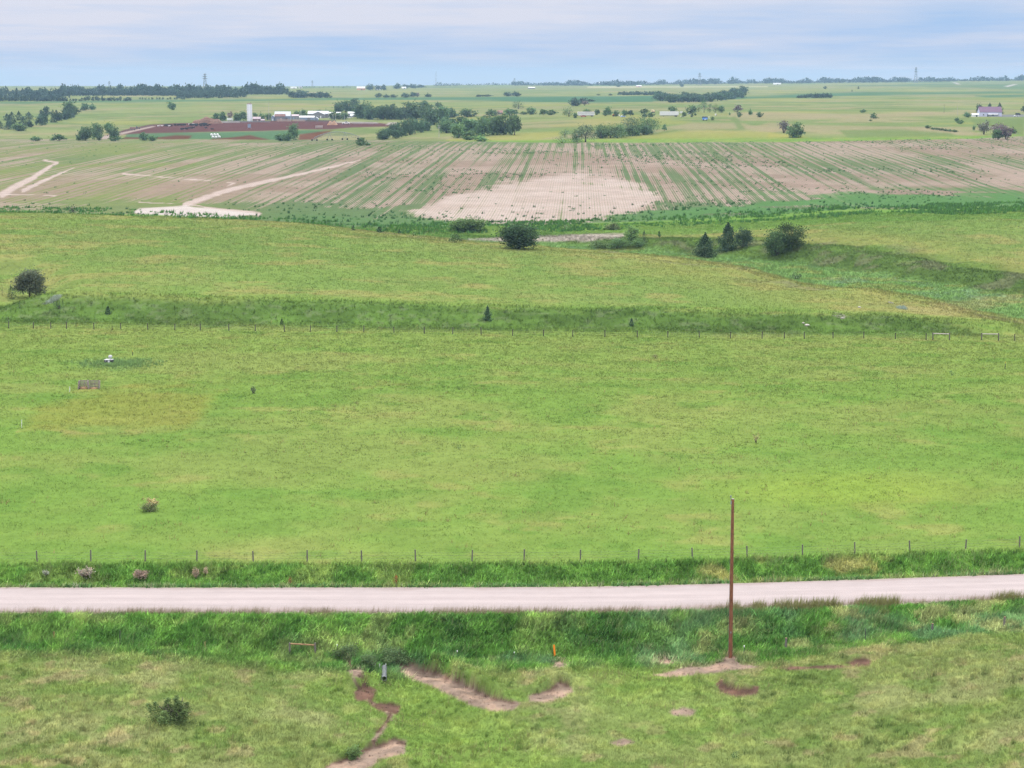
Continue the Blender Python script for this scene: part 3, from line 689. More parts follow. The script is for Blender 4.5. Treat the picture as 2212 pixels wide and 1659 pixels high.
def grass_obj(name, parts, label, cat):
    V = np.concatenate([p[0] for p in parts]); CC = np.concatenate([p[1] for p in parts])
    me = np_mesh(name, V, np.arange(len(V)).reshape(-1, 3), CC, GRASS)
    return tag(link(name, me), label, cat, kind='stuff')
def scatter(n, y0, y1, pm=60):
    y = np.sqrt(rng.uniform(y0 ** 2, y1 ** 2, n)); hw = (512 + pm) / F * (y + 6.5) + 20.0; x = rng.uniform(-1, 1, n) * hw; return x, y     # 20 m past the view on either side
def gcol_at(x, y):
    z = ground_z(x, y); c, crop, px, row = ground_color(x, y, z); return c, crop, px, row

# near pasture, short
x, y = scatter(165000, 122, 168)
d = road_c(x) - y; k = d > 9.5; x, y = x[k], y[k]
c, _, px, row = gcol_at(x, y); dw, _ = dirt_mask(px, row, x, y)
k = rng.uniform(0, 1, len(x)) > dw * 0.97; x, y, c = x[k], y[k], c[k]
hh = 0.08 + 0.34 * fbm(x, y, 1.15, 99, 3)
near = blades(x, y, hh, 0.035, 5, c, 0.85, 0.10, 0.20, gain=1.5)
t = rng.uniform(0, 1, len(x)) < sstep(0.55, 0.75, fbm(x, y, 3, 122, 3)) * 0.16
strw = blades(x[t], y[t], 0.42, 0.03, 4, np.tile(alb(206, 200, 140), (t.sum(), 1)), 0.35, 0.12, .15)
xt, yt = scatter(3700, 122, 168)
dt = road_c(xt) - yt; kk = (dt > 13) & (fbm(xt, yt, 5, 123, 3) > .47); xt, yt = xt[kk], yt[kk]
ct, _, pt_, rt_ = gcol_at(xt, yt); dw, _ = dirt_mask(pt_, rt_, xt, yt); kk = dw < .3; xt, yt, ct = xt[kk], yt[kk], ct[kk]
ct = ct * np.where(rng.uniform(0, 1, (len(xt), 1)) < .5, np.array([[1.15, 1.1, 1.05]]), np.array([[0.72, 0.82, 0.75]]))
tus = blades(xt, yt, rng.uniform(.3, .55, len(xt)), 0.05, 26, ct, 0.5, 0.16, .2, gain=1.5)
grass_obj('pasture_grass', [near, strw, tus], 'short tufted pasture grass on the near side of the road', 'grass')
# tall verge below the road
x, y = scatter(120000, 146, 178)
d = road_c(x) - y; b = bank_h(x)
k = (d > 4.35) & (d < 12.6 + b) ; x, y, d = x[k], y[k], d[k]
c, _, px, row = gcol_at(x, y); dw, _ = dirt_mask(px, row, x, y)
u = fbm(x, y, 1.6, 125, 3); edge = sstep(4.2, 5.5, d) * (1 - sstep(9.5, 13, d - 0.9 * bank_h(x)))
k = (rng.uniform(0, 1, len(x)) > dw) & (rng.uniform(0, 1, len(x)) < 0.35 + 0.65 * edge)
x, y, c, u, edge, d = x[k], y[k], c[k], u[k], edge[k], d[k]
u = 0.6 * u + 0.4 * fbm(x, y, 1.0, 129, 2)
hh = (0.10 + 0.72 * u) * (0.35 + 0.65 * edge)
hh = np.minimum(hh, 0.5 + 0.5 * sstep(4.4, 6.5, d) + 0.2)
c = c * rng.choice(np.array([0.62, 0.85, 1.05, 1.3]), (len(x), 1))
tall = blades(x, y, hh, 0.085, 7, c, 0.75, 0.17, 0.24, wind=(0.3, 0.0), gain=2.2)
t = rng.uniform(0, 1, len(x)) < 0.06 + 0.42 * sstep(0.48, 0.64, fbm(x, y, 2.6, 126, 3)) * (0.4 + 0.6 * sstep(-2, 14, x))
seed = blades(x[t], y[t], hh[t] * 1.25 + .08, 0.05, 3, c[t] * 1.1, 0.3, 0.16, .2, alb(232, 222, 172) * 1.6, wind=(.35, 0), gain=1.9)
grass_obj('verge_grass', [tall, seed], 'tall lush green grass filling the ditch below the road', 'grass')
# tan seed heads along the near road edge
x = rng.uniform(-66, 72, 7400); dn = rng.normal(4.45, 0.28, 7400); y = road_c(x) - dn
k = rng.uniform(0, 1, len(x)) < 0.25 + sstep(0.42, 0.62, fbm(x, y * 0, 4, 127, 3)) ; x, y = x[k], y[k]
sd = blades(x, y, 0.62, 0.022, 4, np.tile(alb(206, 186, 150), (len(x), 1)), 0.25, 0.15, .2, wind=(.2, 0))
x2 = rng.uniform(18, 72, 2400); y2 = road_c(x2) - rng.normal(4.6, 0.3, 2400); k = fbm(x2, y2 * 0, 3, 128, 3) > .48
sd2 = blades(x2[k], y2[k], 0.85, 0.05, 5, np.tile(alb(186, 184, 118), (k.sum(), 1)), 0.3, 0.2, .25)
grass_obj('seed_grass', [sd, sd2], 'thin tan seed heads standing along the near edge of the road', 'grass')
# far ditch
x, y = scatter(80000, 172, 206)
d = road_c(x) - y; k = (d < -4.5) & (d > -13.4); x, y, d = x[k], y[k], d[k]
c, _, px, row = gcol_at(x, y); u = fbm(x, y, 1.8, 131, 3)
hh = 0.18 + 0.5 * u * (0.5 + 0.5 * sstep(6.5, 8.5, -d)) + 0.18 * (1 - sstep(4.8, 6.2, -d)) * (u > .45)
c = c * rng.choice(np.array([0.66, 0.88, 1.05, 1.28]), (len(x), 1))
far_ = blades(x, y, hh, 0.09, 6, c, 0.75, 0.15, .24, gain=1.9)
t = rng.uniform(0, 1, len(x)) < 0.04 + 0.45 * sstep(0.52, 0.66, fbm(x, y, 3.6, 132, 3)) * (0.2 + 0.8 * sstep(8, 22, x))
sf = blades(x[t], y[t], 0.75, 0.055, 3, c[t], 0.3, 0.16, .2, alb(230, 220, 170) * 1.6, gain=1.8)
grass_obj('ditch_grass', [far_, sf], 'green and straw coloured grass in the ditch beyond the road', 'grass')
# clods on the bare earth
x, y = scatter(60000, 124, 166, 10)
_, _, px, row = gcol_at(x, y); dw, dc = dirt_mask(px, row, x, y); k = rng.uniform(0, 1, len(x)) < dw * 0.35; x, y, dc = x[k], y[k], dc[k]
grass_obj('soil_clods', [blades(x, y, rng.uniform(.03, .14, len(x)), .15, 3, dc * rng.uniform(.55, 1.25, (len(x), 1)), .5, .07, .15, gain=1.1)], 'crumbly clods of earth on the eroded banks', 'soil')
# broad pasture between the fences
x, y = scatter(145000, 183, 372)
d = road_c(x) - y; k = d < -13; x, y = x[k], y[k]
c, _, px, row = gcol_at(x, y)
s = y / 250
mid = blades(x, y, (0.10 + 0.16 * fbm(x, y, 3, 141, 3)) * (0.8 + .3 * s), 0.08 * s, 4, c, 1.5, 0.18, .14, gain=1.12)
t = rng.uniform(0, 1, len(x)) < 0.004 + sstep(0.62, 0.76, fbm(x, y, 5, 142, 3)) * 0.05
sm = blades(x[t], y[t], 0.5, 0.07, 4, np.tile(alb(200, 190, 124), (t.sum(), 1)), 0.35, 0.2, .2)
grass_obj('meadow_grass', [mid, sm], 'broad yellow green meadow grass between the two wire fences', 'grass')
# bank, hill and creek
x, y = scatter(165000, 366, 700)
c, crop, px, row = gcol_at(x, y); k = crop < 0.2; x, y, c = x[k], y[k], c[k]
cd, cs, _ = seg_dist(x, y, CREEK); s = y / 450
bk = (y < 388) * 1.0
hh = 0.16 + 0.14 * fbm(x, y, 4, 151, 3) + 0.30 * bk + 0.28 * (cd < 36)
hg = blades(x, y, hh, 0.16 * s, 4, c, 1.2, 0.3 * s, .14, gain=1.2)
grass_obj('hill_grass', [hg], 'rough grass over the low hill and the creek valley', 'grass')
# weeds in the crop
x, y = scatter(30000, 660, 1400, 30)
c, crop, px, row = gcol_at(x, y)
pr = 0.10 + 0.8 * sstep(0.5, 0.62, fbm(x, y, 45, 161, 4)) * sstep(330, 420, px) + 0.7 * sstep(196, 212, row) * sstep(.40, .55, fbm(x, y, 18, 162, 3))
pr = pr * (1 - 0.8 * sstep(-1, 3, poly_sd(px, row, BARE))) * (1 - 0.7 * sstep(330, 200, px))
k = (crop > 0.12) & (rng.uniform(0, 1, len(x)) < pr * 0.62); x, y = x[k], y[k]
wc = np.tile(P['weed'] * 0.95, (len(x), 1)) * rng.uniform(0.75, 1.3, (len(x), 1))
wg = blades(x, y, rng.uniform(0.4, 1.05, len(x)) * (0.75 + .35 * (y < 800)), 0.42, 6, wc, 0.5, 0.28, .25, gain=1.5)
x, y = scatter(42000, 600, 800, 30)
c, crop, px, row = gcol_at(x, y)
bot = np.interp(px, [0, 140, 278, 380, 463, 560, 640, 740, 850, 1024], [212, 215, 223, 230, 228, 226.5, 223, 218, 211, 208])
k = (np.abs(row - bot) < 5.5) & (rng.uniform(0, 1, len(x)) < 0.25 + .45 * (px > 300) - .42 * (px > 600) * (px < 830)) & (fbm(x, y, 12, 163, 3) > .48); x, y = x[k], y[k]
wc = mixc(np.tile(P['lush1'], (len(x), 1)), P['weed'], rng.uniform(0, .8, len(x)))
wb = blades(x, y, rng.uniform(0.5, 1.3, len(x)), 0.5, 5, wc, 0.5, 0.35, .25, gain=1.6)
grass_obj('field_weeds', [wg, wb], 'dark green weeds scattered through the drilled crop field', 'weeds')

# ------------------------------------------------------------------ trees and shrubs
DEC, DEC2, CED, DEAD, LITE = (0.060, 0.105, 0.045), (0.075, 0.125, 0.05), (0.034, 0.062, 0.034), (0.17, 0.15, 0.145), (0.095, 0.165, 0.06)
def crown_arrays(kind, n, leaf, seed, base):
    """leaf sprays of a crown one unit high and one unit wide, standing on z = 0"""
    g = np.random.default_rng(seed)
    if kind in ('round', 'tall', 'bush', 'dead', 'spread'):
        k = {'round': 26, 'tall': 22, 'bush': 22, 'dead': 16, 'spread': 26}[kind]
        cz, rx, rz = {'round': (0.48, 0.37, 0.44), 'tall': (0.50, 0.34, 0.44), 'bush': (0.42, 0.38, 0.40), 'dead': (0.55, 0.38, 0.36), 'spread': (0.60, 0.38, 0.27)}[kind]
        d = g.normal(0, 1, (k, 3)); d /= np.linalg.norm(d, axis=1)[:, None]
        rad = g.uniform(0.35, 1.0, (k, 1)) ** 0.6
        c = d * rad * np.array([rx, rx, rz]) + [0, 0, cz]
        c[:, 2] = np.maximum(c[:, 2], 0.06 if kind == 'bush' else 0.10)
        cb = g.uniform(0.72, 1.28, k); cs = g.uniform(0.075, 0.135, k)
        w = cs / cs.sum(); i = g.choice(k, n, p=w)
        p = c[i] + g.normal(0, 1, (n, 3)) * cs[i][:, None] * np.array([1.0, 1.0, 0.8]); b = cb[i]
        p[:, 2] = np.maximum(p[:, 2], 0.02)
    else:
        if kind == 'cedar':
            z = g.uniform(0.0, 1, n) ** 1.25; lv = np.floor(z * 9) / 9
            ang = g.uniform(0, 2 * math.pi, n); arm = np.floor(ang / (2 * math.pi) * 7)
            jit = ((arm * 12.9898 + lv * 78.233) * 43.17) % 1.0
            prof = np.where(z < 0.12, 0.75 + z * 2, 1 - ((z - 0.12) / 0.88) ** 2.0) * 0.6
            r = prof * (0.40 + 0.78 * jit) * np.sqrt(g.uniform(0.12, 1, n))
            p = np.stack([np.cos(ang) * r, np.sin(ang) * r, z + g.normal(0, 0.035, n) - 0.10 * r], 1); p[:, 2] = np.maximum(p[:, 2], 0.0)
            b = 0.75 + 0.5 * jit
        else:                                  # spreading juniper: several leaning spires
            k = 15; a = g.uniform(0, 2 * math.pi, k); rr = g.uniform(0.05, 0.36, k); hh = g.uniform(0.5, 1.0, k) * (1.08 - 0.9 * rr)
            i = g.integers(0, k, n); t = g.uniform(0, 1, n) ** 0.8
            w = (1 - t) * 0.15 + 0.025
            bx = np.cos(a) * rr * 0.75; by = np.sin(a) * rr * 0.75
            p = np.stack([bx[i] + np.cos(a[i]) * t * 0.16 * (rr[i] / 0.3) + g.normal(0, 1, n) * w * 0.6, by[i] + np.sin(a[i]) * t * 0.16 * (rr[i] / .3) + g.normal(0, 1, n) * w * 0.6, t * hh[i]], 1)
            b = g.uniform(0.7, 1.25, k)[i]
    k5 = np.percentile(np.hypot(p[:, 0], p[:, 1]), 97); p[:, :2] *= 0.5 / k5
    k9 = np.percentile(p[:, 2], 99); p[:, 2] *= 0.98 / k9
    nn = g.normal(0, 1, (n, 3)); nn /= np.linalg.norm(nn, axis=1)[:, None]
    aa = np.cross(nn, g.normal(0, 1, (n, 3))); aa /= np.linalg.norm(aa, axis=1)[:, None]; bb = np.cross(nn, aa)
    s = leaf * g.uniform(0.6, 1.4, n)[:, None]
    asp = 0.55 if kind not in ('cedar', 'juniper') else 0.4
    V = np.stack([p - aa * s, p - bb * s * asp, p + aa * s, p + bb * s * asp], 1).reshape(-1, 3)
    col = np.asarray(base)[None, :] * (b * g.uniform(0.75, 1.25, n))[:, None] * np.stack([g.uniform(.9, 1.15, n), np.ones(n), g.uniform(.85, 1.1, n)], 1)
    return V, np.repeat(col, 4, 0)
_cache = {}
def crown_mesh(kind, n, leaf, seed, base):
    key = (kind, n, seed, base)
    if key not in _cache:
        V, cc = crown_arrays(kind, n, leaf, seed * 31 + 5, base)
        _cache[key] = np_mesh(kind + '_crown', V, np.arange(len(V)).reshape(-1, 4), cc, LEAF)
    return _cache[key]
def trunk_mesh(kind, seed, detail):
    key = ('trunk', kind, seed, detail)
    if key not in _cache:
        g = random.Random(seed * 7 + 3); mb = MB()
        r = 0.028 if kind not in ('bush', 'dead') else 0.018
        if kind in ('cedar',):
            mb.tube((0, 0, -0.03), (0, 0, 0.9), 0.03, 0.006, 6)
        elif kind in ('juniper', 'bush', 'dead'):
            m = {'juniper': 7, 'bush': 5, 'dead': 16}[kind] if detail else (8 if kind == 'dead' else 3)
            for k in range(m):
                a = g.uniform(0, 6.283); q = g.uniform(0.1, 0.38); h = g.uniform(0.45, 0.88)
                mid = (math.cos(a) * q * .5, math.sin(a) * q * .5, h * .55); end = (math.cos(a + .3) * q, math.sin(a + .3) * q, h)
                mb.path([(math.cos(a) * .03, math.sin(a) * .03, -0.03), mid, end], [r, r * .65, r * .25], 5)
                if kind == 'dead' or detail:
                    for _ in range(4):
                        b = g.uniform(0, 6.283); mb.tube(mid, (mid[0] + math.cos(b) * .16, mid[1] + math.sin(b) * .16, mid[2] + g.uniform(.08, .28)), r * .45, r * .12, 4)
        else:
            fork = 0.30 if kind != 'tall' else 0.36
            mb.path([(0, 0, -0.03), (g.uniform(-.02, .02), g.uniform(-.02, .02), fork * .6), (g.uniform(-.03, .03), 0, fork)], [r * 1.35, r, r * .9], 7)
            for k in range(7 if detail else 4):
                a = k * 6.283 / (7 if detail else 4) + g.uniform(-.4, .4); q = g.uniform(.14, .34); h = g.uniform(.55, .85)
                mid = (math.cos(a) * q * .5, math.sin(a) * q * .5, fork + (h - fork) * .55)
                mb.path([(0, 0, fork * .92), mid, (math.cos(a) * q, math.sin(a) * q, h)], [r * .6, r * .4, r * .15], 5)
                if detail:
                    for _ in range(3):
                        b = g.uniform(0, 6.283); mb.tube(mid, (mid[0] + math.cos(b) * .15, mid[1] + math.sin(b) * .15, mid[2] + g.uniform(.05, .2)), r * .3, r * .1, 4)
        _cache[key] = mb.mesh(kind + '_trunk', BARK, True)
    return _cache[key]
_nt = [0]
KNAME = {'round': 'tree', 'tall': 'tree', 'spread': 'tree', 'bush': 'bush', 'dead': 'bush', 'cedar': 'cedar_tree', 'juniper': 'juniper_bush'}
def tree(kind, pl, pr, top, base, label, group=None, tone=None, cat=None, Y=None, name=None, n=None, p=None, sink=0.0):
    p = p or at((pl + pr) / 2, base, Y); s = pxm(p); w = (pr - pl) / s * (1.36 if group and ('grove' in group or 'row' in group) else 1.1); h = (base - top) / s
    hp = base - top
    n = n or (260 if hp < 7 else 420 if hp < 12 else 900 if hp < 19 else 2600 if hp < 30 else 5200)
    leaf = {260: 0.105, 420: 0.09, 900: 0.068, 2600: 0.045, 5200: 0.034}.get(n, 0.03)
    if kind in ('cedar', 'juniper'): leaf *= 0.85
    _nt[0] += 1; seed = _nt[0] % 5 if n < 900 else _nt[0] % 4 if n < 2600 else _nt[0]
    tone = tone or {'cedar': CED, 'juniper': CED, 'dead': DEAD}.get(kind, DEC)
    if kind == 'dead': n = int(n * 0.55)
    r = thing(name or KNAME[kind], label, cat or {'bush': 'bush', 'dead': 'bush', 'juniper': 'bush'}.get(kind, 'tree'), p - Vector((0, 0, sink)), rnd.uniform(-0.5, 0.5) if abs(w / h) > 1.6 else rnd.uniform(0, 6.28), group, (w, w * 0.95, h))
    link('crown', crown_mesh(kind, n, leaf, seed, tone), r); link('trunk', trunk_mesh(kind, seed % 3, n >= 2600), r)
    return r

# -- near and middle distance
tree('juniper', 153, 196, 697, 722, 'low dark spreading juniper alone on the near pasture', n=9000, cat='bush', tone=(0.082, 0.118, 0.044))
tree('bush', 346, 362, 746, 759, 'small leafy weed bush growing on the eroded gully lip', tone=LITE, n=900, name='weed_bush')
tree('round', 15, 44.5, 270, 297.5, 'big grey green round bush tree at the head of the left gully', tone=(0.075, 0.092, 0.06), n=6500)
tree('cedar', 6, 16.5, 286, 299, 'dark pointed cedar just in front of the big grey green gully bush', group='small cedars on the banks', n=1600)
tree('cedar', -1, 5.5, 289, 295.5, 'cedar seedling cut by the left frame edge beside the gully', n=500)
tree('cedar', 16.5, 23, 301, 308, 'tiny cedar below the grey green gully bush', group='small cedars on the banks', n=700)
tree('juniper', 53.5, 64, 300, 309, 'squat wide cedar beside the white flower patch in the gully', n=1400)
tree('cedar', 104.5, 111.5, 306, 314, 'round little cedar on the dark grass bank right of the gully', group='small cedars on the banks', n=900)
tree('juniper', 4.5, 11.5, 315, 321, 'ragged small juniper near the left end of the far wire fence', n=700)
tree('juniper', 109, 115, 325, 330, 'yellowish shrub growing in the far fence line', tone=(0.075, 0.095, 0.04), n=700)
tree('cedar', 279.5, 284, 319, 324.5, 'smallest seedling cedar at the foot of the grass bank', n=420)
tree('cedar', 388.5, 393.5, 320, 326, 'tiny cedar at the foot of the bank with two dark stems', n=600)
tree('cedar', 483, 492, 306, 320.5, 'upright narrow cedar standing on the grass bank above the far fence', n=2600)
tree('cedar', 628.5, 634.5, 318, 326, 'small lone cedar low on the bank right of the upright cedar', n=900)
tree('bush', 652, 660, 353, 358.5, 'brown tinged weed tuft in the meadow below the far fence', tone=(0.12, 0.115, 0.06), name='weed_bush', n=500)
tree('bush', 949, 955, 370, 375.5, 'dark green weed tuft in the right part of the meadow', name='weed_bush', n=500, tone=DEC2)
tree('juniper', 68, 78.5, 204.5, 212.5, 'dark spiky cedar at the left rim of the hill against the crop field', n=1300)
tree('juniper', 162, 169.5, 211, 216.5, 'small dark cedar on the hill rim in front of the white dirt pad', n=700)
for a, b, t, s_, l in ((351, 355.5, 225.5, 230.5, 'first tiny cedar along the falling hill rim'), (376, 382.5, 226.5, 232.5, 'second and larger little cedar along the falling hill rim'), (397, 401.5, 229.5, 234, 'third cedar along the hill rim beside a low bush')):
    tree('cedar', a, b, t, s_, l, 'cedars along the hill rim', n=420)
tree('bush', 410.5, 417.5, 231, 236, 'low dark bush on the hill rim near the lush creek weeds', n=500)
tree('bush', 448, 462.5, 233, 242.5, 'rounded green bush on the rim above the pale eroded bank', n=1400)
tree('bush', 449, 470, 219, 230.5, 'bright green willow clump at the foot of the crop field', tone=LITE, n=2600, group='willow clumps under the crop field')
tree('bush', 464, 486, 218, 230.5, 'feathery right half of the bright willow clump below the field', tone=LITE, n=2600, group='willow clumps under the crop field')
tree('round', 500, 538, 224.5, 249, 'large dark round tree in the creek valley below the light crop patch', n=6500, tone=(0.042, 0.078, 0.038))
tree('bush', 561, 572, 224.5, 230, 'low olive bush between the large round tree and the crop rows', tone=(0.10, 0.13, 0.06), n=700)
tree('bush', 606, 622, 223, 229.5, 'wide olive bush at the bottom edge of the crop rows', tone=(0.10, 0.13, 0.06), n=900)
tree('tall', 625, 639, 226.5, 243, 'tall leafy young tree over the bushes beside the pale bank', tone=LITE, n=2600)
tree('bush', 588, 612, 240.5, 248.5, 'long low green thicket right of the pale eroded bank', tone=DEC2, n=2200, group='creek thicket')
tree('bush', 606, 630, 238, 248, 'denser middle of the low creek thicket under the tall young tree', tone=DEC2, n=2200, group='creek thicket')
tree('bush', 630, 650, 238, 246.5, 'right end of the creek thicket beneath a dark shrub', tone=DEC2, n=1800, group='creek thicket')
tree('cedar', 640, 648, 230.5, 243, 'dark shrub standing behind the right end of the creek thicket', n=1300)
tree('tall', 657.5, 661, 231.5, 237.5, 'thin sapling on the grassy slope right of the creek thicket', n=260)
tree('cedar', 694, 716, 233.5, 257, 'lone conical spruce on the creek bank, left of a pair', n=5200)
tree('cedar', 716.5, 739, 223, 251, 'taller pointed spruce of the pair on the creek bank', n=5200)
tree('round', 734, 752, 228.5, 248, 'shorter rounded spruce of the pair, on its right side', n=3600, tone=(0.036, 0.064, 0.036), name='cedar_tree')
tree('bush', 764, 791, 230, 255, 'lower left half of the big dark leaning shrub on the right creek bank', n=4200, tone=(0.05, 0.085, 0.035), group='big shrub on the right bank')
tree('bush', 778, 809, 224.5, 248, 'upper right half of the big dark leaning shrub on the right creek bank', n=4200, tone=(0.052, 0.09, 0.035), group='big shrub on the right bank')
tree('juniper', 790.5, 801.5, 272, 279.5, 'small grey green juniper where the hill rim meets the valley floor', n=1300, tone=(0.05, 0.08, 0.05))
tree('cedar', 992.5, 999.5, 273.5, 281, 'small dark cedar on the far right creek bank', n=700)
tree('bush', 250.5, 255.5, 385.5, 393.5, 'thin bare sapling in the meadow right of the pallet bin', n=260, tone=(0.09, 0.12, 0.06), name='sapling')
tree('bush', 456, 462, 444.5, 449.5, 'green weed clump in the middle of the meadow', n=500, tone=DEC2, name='weed_bush')
tree('bush', 141, 160, 502, 511.5, 'dark tangled weed clump with tan stems in the left meadow', tone=(0.10, 0.125, 0.06), n=1800, name='weed_bush')
tree('dead', 145, 158, 498, 509, 'tan dry stems rising out of the tangled weed clump', tone=(0.24, 0.2, 0.11), n=900, name='dry_weeds', cat='weeds')
tree('dead', 752, 760, 432, 443, 'sparse dry tan weed in the right half of the meadow', tone=(0.24, 0.2, 0.11), n=600, name='dry_weeds', cat='weeds')
tree('bush', 730, 741, 751, 759, 'small dark thistle clump in the lower right pasture', tone=DEC, n=700, name='weed_bush')
for a, b, t, s_, l, tn in ((77, 93, 567, 579, 'grey dry weed clump on the left verge beyond the road', (0.24, 0.22, 0.18)), (134, 149, 569, 580, 'pinkish dead weed clump beside the grey one beyond the road', (.22,.17,.14)), (192, 200, 567, 579, 'short upright dead tan weed beyond the road', (.22,.175,.13)), (203, 208, 567, 575, 'thinnest dead tan weed stalk beyond the road', (.22,.175,.13)), (42, 50, 570, 576, 'silvery weed clump nearest the left edge of the verge', (0.2, 0.22, 0.18))):
    tree('dead', a, b, t, s_, l, 'dry weeds on the verge', tn, 'weeds', n=900, name='dry_weeds')
for a, b, t, s_, l in ((287.5, 292.5, 576, 586, 'rust red dock plant on the verge, shorter of two'), (393.5, 398.5, 573.5, 587, 'rust red dock plant on the verge, taller of two')):
    tree('dead', a, b, t, s_, l, 'red docks on the verge', (0.2, 0.055, 0.03), 'plant', n=700, name='dock_plant')

for a, b, t, s_, l in ((332, 360, 638, 656, 'dark tangled weed thicket left above the culvert pipe'), (358, 382, 648, 669, 'brown green weed thicket directly above the culvert pipe'), (380, 408, 642, 664, 'dark weed thicket right above the culvert pipe')):
    tree('bush', a, b, t, s_, l, 'dark thickets above the culvert', (0.074, 0.118, 0.052), 'weeds', n=3200, name='weed_thicket', sink=0.5)

# -- beyond the field, left
G1 = 'cedars of the dark grove on the left'
fr = [(0, 130.5), (25, 130.5), (40, 127), (60, 121), (76, 117.5)]; bk_ = [(0, 121), (30, 116.5), (60, 115), (76, 115.5)]
for k in range(30):
    a = rnd.uniform(-4, 74); f = rnd.random(); bs = np.interp(a, *zip(*bk_)) * (1 - f) + np.interp(a, *zip(*fr)) * f; h_ = rnd.uniform(6.5, 10); w_ = h_ * rnd.uniform(.7, 1.1)
    tree('cedar' if k % 3 else 'bush', a - w_ / 2, a + w_ / 2, bs - h_, bs, 'dark tree inside the dense cedar grove below the left hillside', G1, (0.036, 0.062, 0.036), 'tree', name='cedar_tree', n=420)
for k, a_ in enumerate([
 ('round', 62.5, 80, 102, 113.5, 'big round tree at the upper right end of the cedar grove'), ('round', 80, 90, 103.5, 110.5, 'smaller round tree right of the big one on the left slope'),
 ('bush', 88.5, 96.5, 104, 110, 'low bushy tree ending the trio on the left slope'), ('round', 167.5, 176.5, 102, 110, 'lone round tree on the open slope above the cattle lot'),
 ('cedar', 50.5, 55.5, 109.5, 116, 'single cedar poking above the top of the left grove'), ('tall', 78.5, 93, 127, 140.5, 'broad tree with pale trunks left of the curving lane'),
 ('tall', 91.5, 103, 123.5, 139.5, 'tallest tree left of the curving lane'), ('bush', 75.5, 82, 133, 140.5, 'low bush at the left foot of the lane trees'), ('bush', 96.5, 101.5, 134.5, 140.5, 'bush at the edge of the curving lane'),
 ('round', 104.5, 115, 122.5, 133, 'upper round tree right of the curving lane'), ('round', 107.5, 119.5, 127.5, 138, 'lower round tree overhanging the lane bend'), ('bush', 109, 122, 136, 141, 'low scrub under the round lane trees'),
 ('bush', 139.5, 149.5, 132.5, 140.5, 'dark bush on the green strip below the cattle'), ('bush', 148, 157.5, 135.5, 141, 'smaller bush right of the dark one below the cattle'),
 ('bush', 30.5, 41.5, 136.5, 141, 'low round bush behind the field crest at far left'), ('bush', 50.5, 66.5, 134.5, 141, 'wide low bush behind the field crest left of the lane trees'),
 ('bush', 211.5, 221, 113.5, 120.5, 'dark bushy tree behind the brown mound'), ('bush', 219, 228, 112, 120.5, 'dark tree behind the white box by the mound'), ('dead', 226.5, 233, 111, 119.5, 'bare pinkish tree between the dark trees by the mound'),
 ('bush', 233, 241, 113, 121, 'dark tree left of the silo'), ('bush', 239, 248, 111.5, 121, 'taller dark tree touching the silo'), ('bush', 251.5, 259, 113, 120, 'dark tree just right of the silo'), ('bush', 258, 266, 113.5, 120, 'dark tree behind the brown shed roof'), ('bush', 265, 273, 113.5, 120, 'dark tree left of the pale roofed barn'),
 ('bush', 293, 301, 110.5, 117, 'olive tree behind the grey barn wing'), ('bush', 299, 307.5, 110, 117, 'olive tree left of the grey gable house'), ('bush', 314, 324, 110, 115, 'brownish hedge bush behind the grey gable house'), ('bush', 322, 333, 110, 115, 'brownish hedge bush right of the gable house ridge'),
 ('bush', 275, 286, 134, 141, 'dark bush low on the red weed strip'), ('bush', 282, 294, 132.5, 141, 'wide dark bush right of the red weeds'), ('tall', 287.5, 299, 124, 140, 'tall wispy tree standing over the dark bushes before the lot'),
 ('bush', 355.5, 366.5, 138, 145.5, 'dark round bush alone at the crest of the crop field'), ('bush', 365, 372, 142.5, 145.5, 'flat weeds right of the round crest bush')]):
    n_ = 900 if a_[0] in ('round', 'tall') and a_[4] - a_[3] > 9 else None
    tree(*a_, group='scattered trees round the cattle lot', n=n_, tone=DEC if a_[0] not in ('dead',) else (.13,.1,.095))
tree('bush', 11.5, 27, 123.5, 131, 'light green round bush at the front of the cedar grove', tone=DEC2)
# -- middle grove
GM_ = 'trees of the grove behind the farm yard'
for a_ in [(334, 342.5, 102, 114, 'left tree of the tall pair over the farm sheds'), (341.5, 349.5, 101, 113, 'right tree of the tall pair over the farm sheds'), (350, 358.5, 98.5, 106, 'lone dark tree on the slope above the farm grove'),
 (330, 337.5, 112.5, 119.5, 'dark bush left before the white sheds'), (336, 342.5, 113, 119.5, 'middle dark bush before the white sheds'), (341.5, 348, 112.5, 119.5, 'dark bush left of the parked van'), (348, 357, 105, 113, 'pale crowned tree between the tall pair and the long grove'),
 (355, 370, 103, 118.5, 'first large tree of the long grove right of the farm houses'), (365, 379, 105, 119.5, 'second large tree of the long grove'), (377, 389.5, 106, 119.5, 'third tree of the long grove, lower crowned'), (386, 397.5, 104.5, 119.5, 'fourth tree of the long grove with a pointed top'),
 (395.5, 406, 107.5, 119.5, 'fifth tree of the long grove, smallest'), (403, 421.5, 102.5, 119.5, 'broadest tree near the right end of the long grove'), (420, 431.5, 101, 109, 'blue green domed tree behind the right end of the long grove'),
 (420, 434.5, 105, 121, 'tree below the blue green domed one'), (435, 441.5, 102, 108, 'small dark tree on the slope right of the domed tree'), (424, 438, 108, 125, 'large dark tree where the two groves meet'), (436, 448, 106.5, 124, 'dark tree right of the meeting groves'), (446, 458.5, 108.5, 117.5, 'low spreading tree behind the white parked car')]:
    tree('round' if a_[3] - a_[2] > 9 else 'bush', *a_, group=GM_, n=900 if a_[3] - a_[2] > 9 else None, tone=(0.052, 0.088, 0.044))
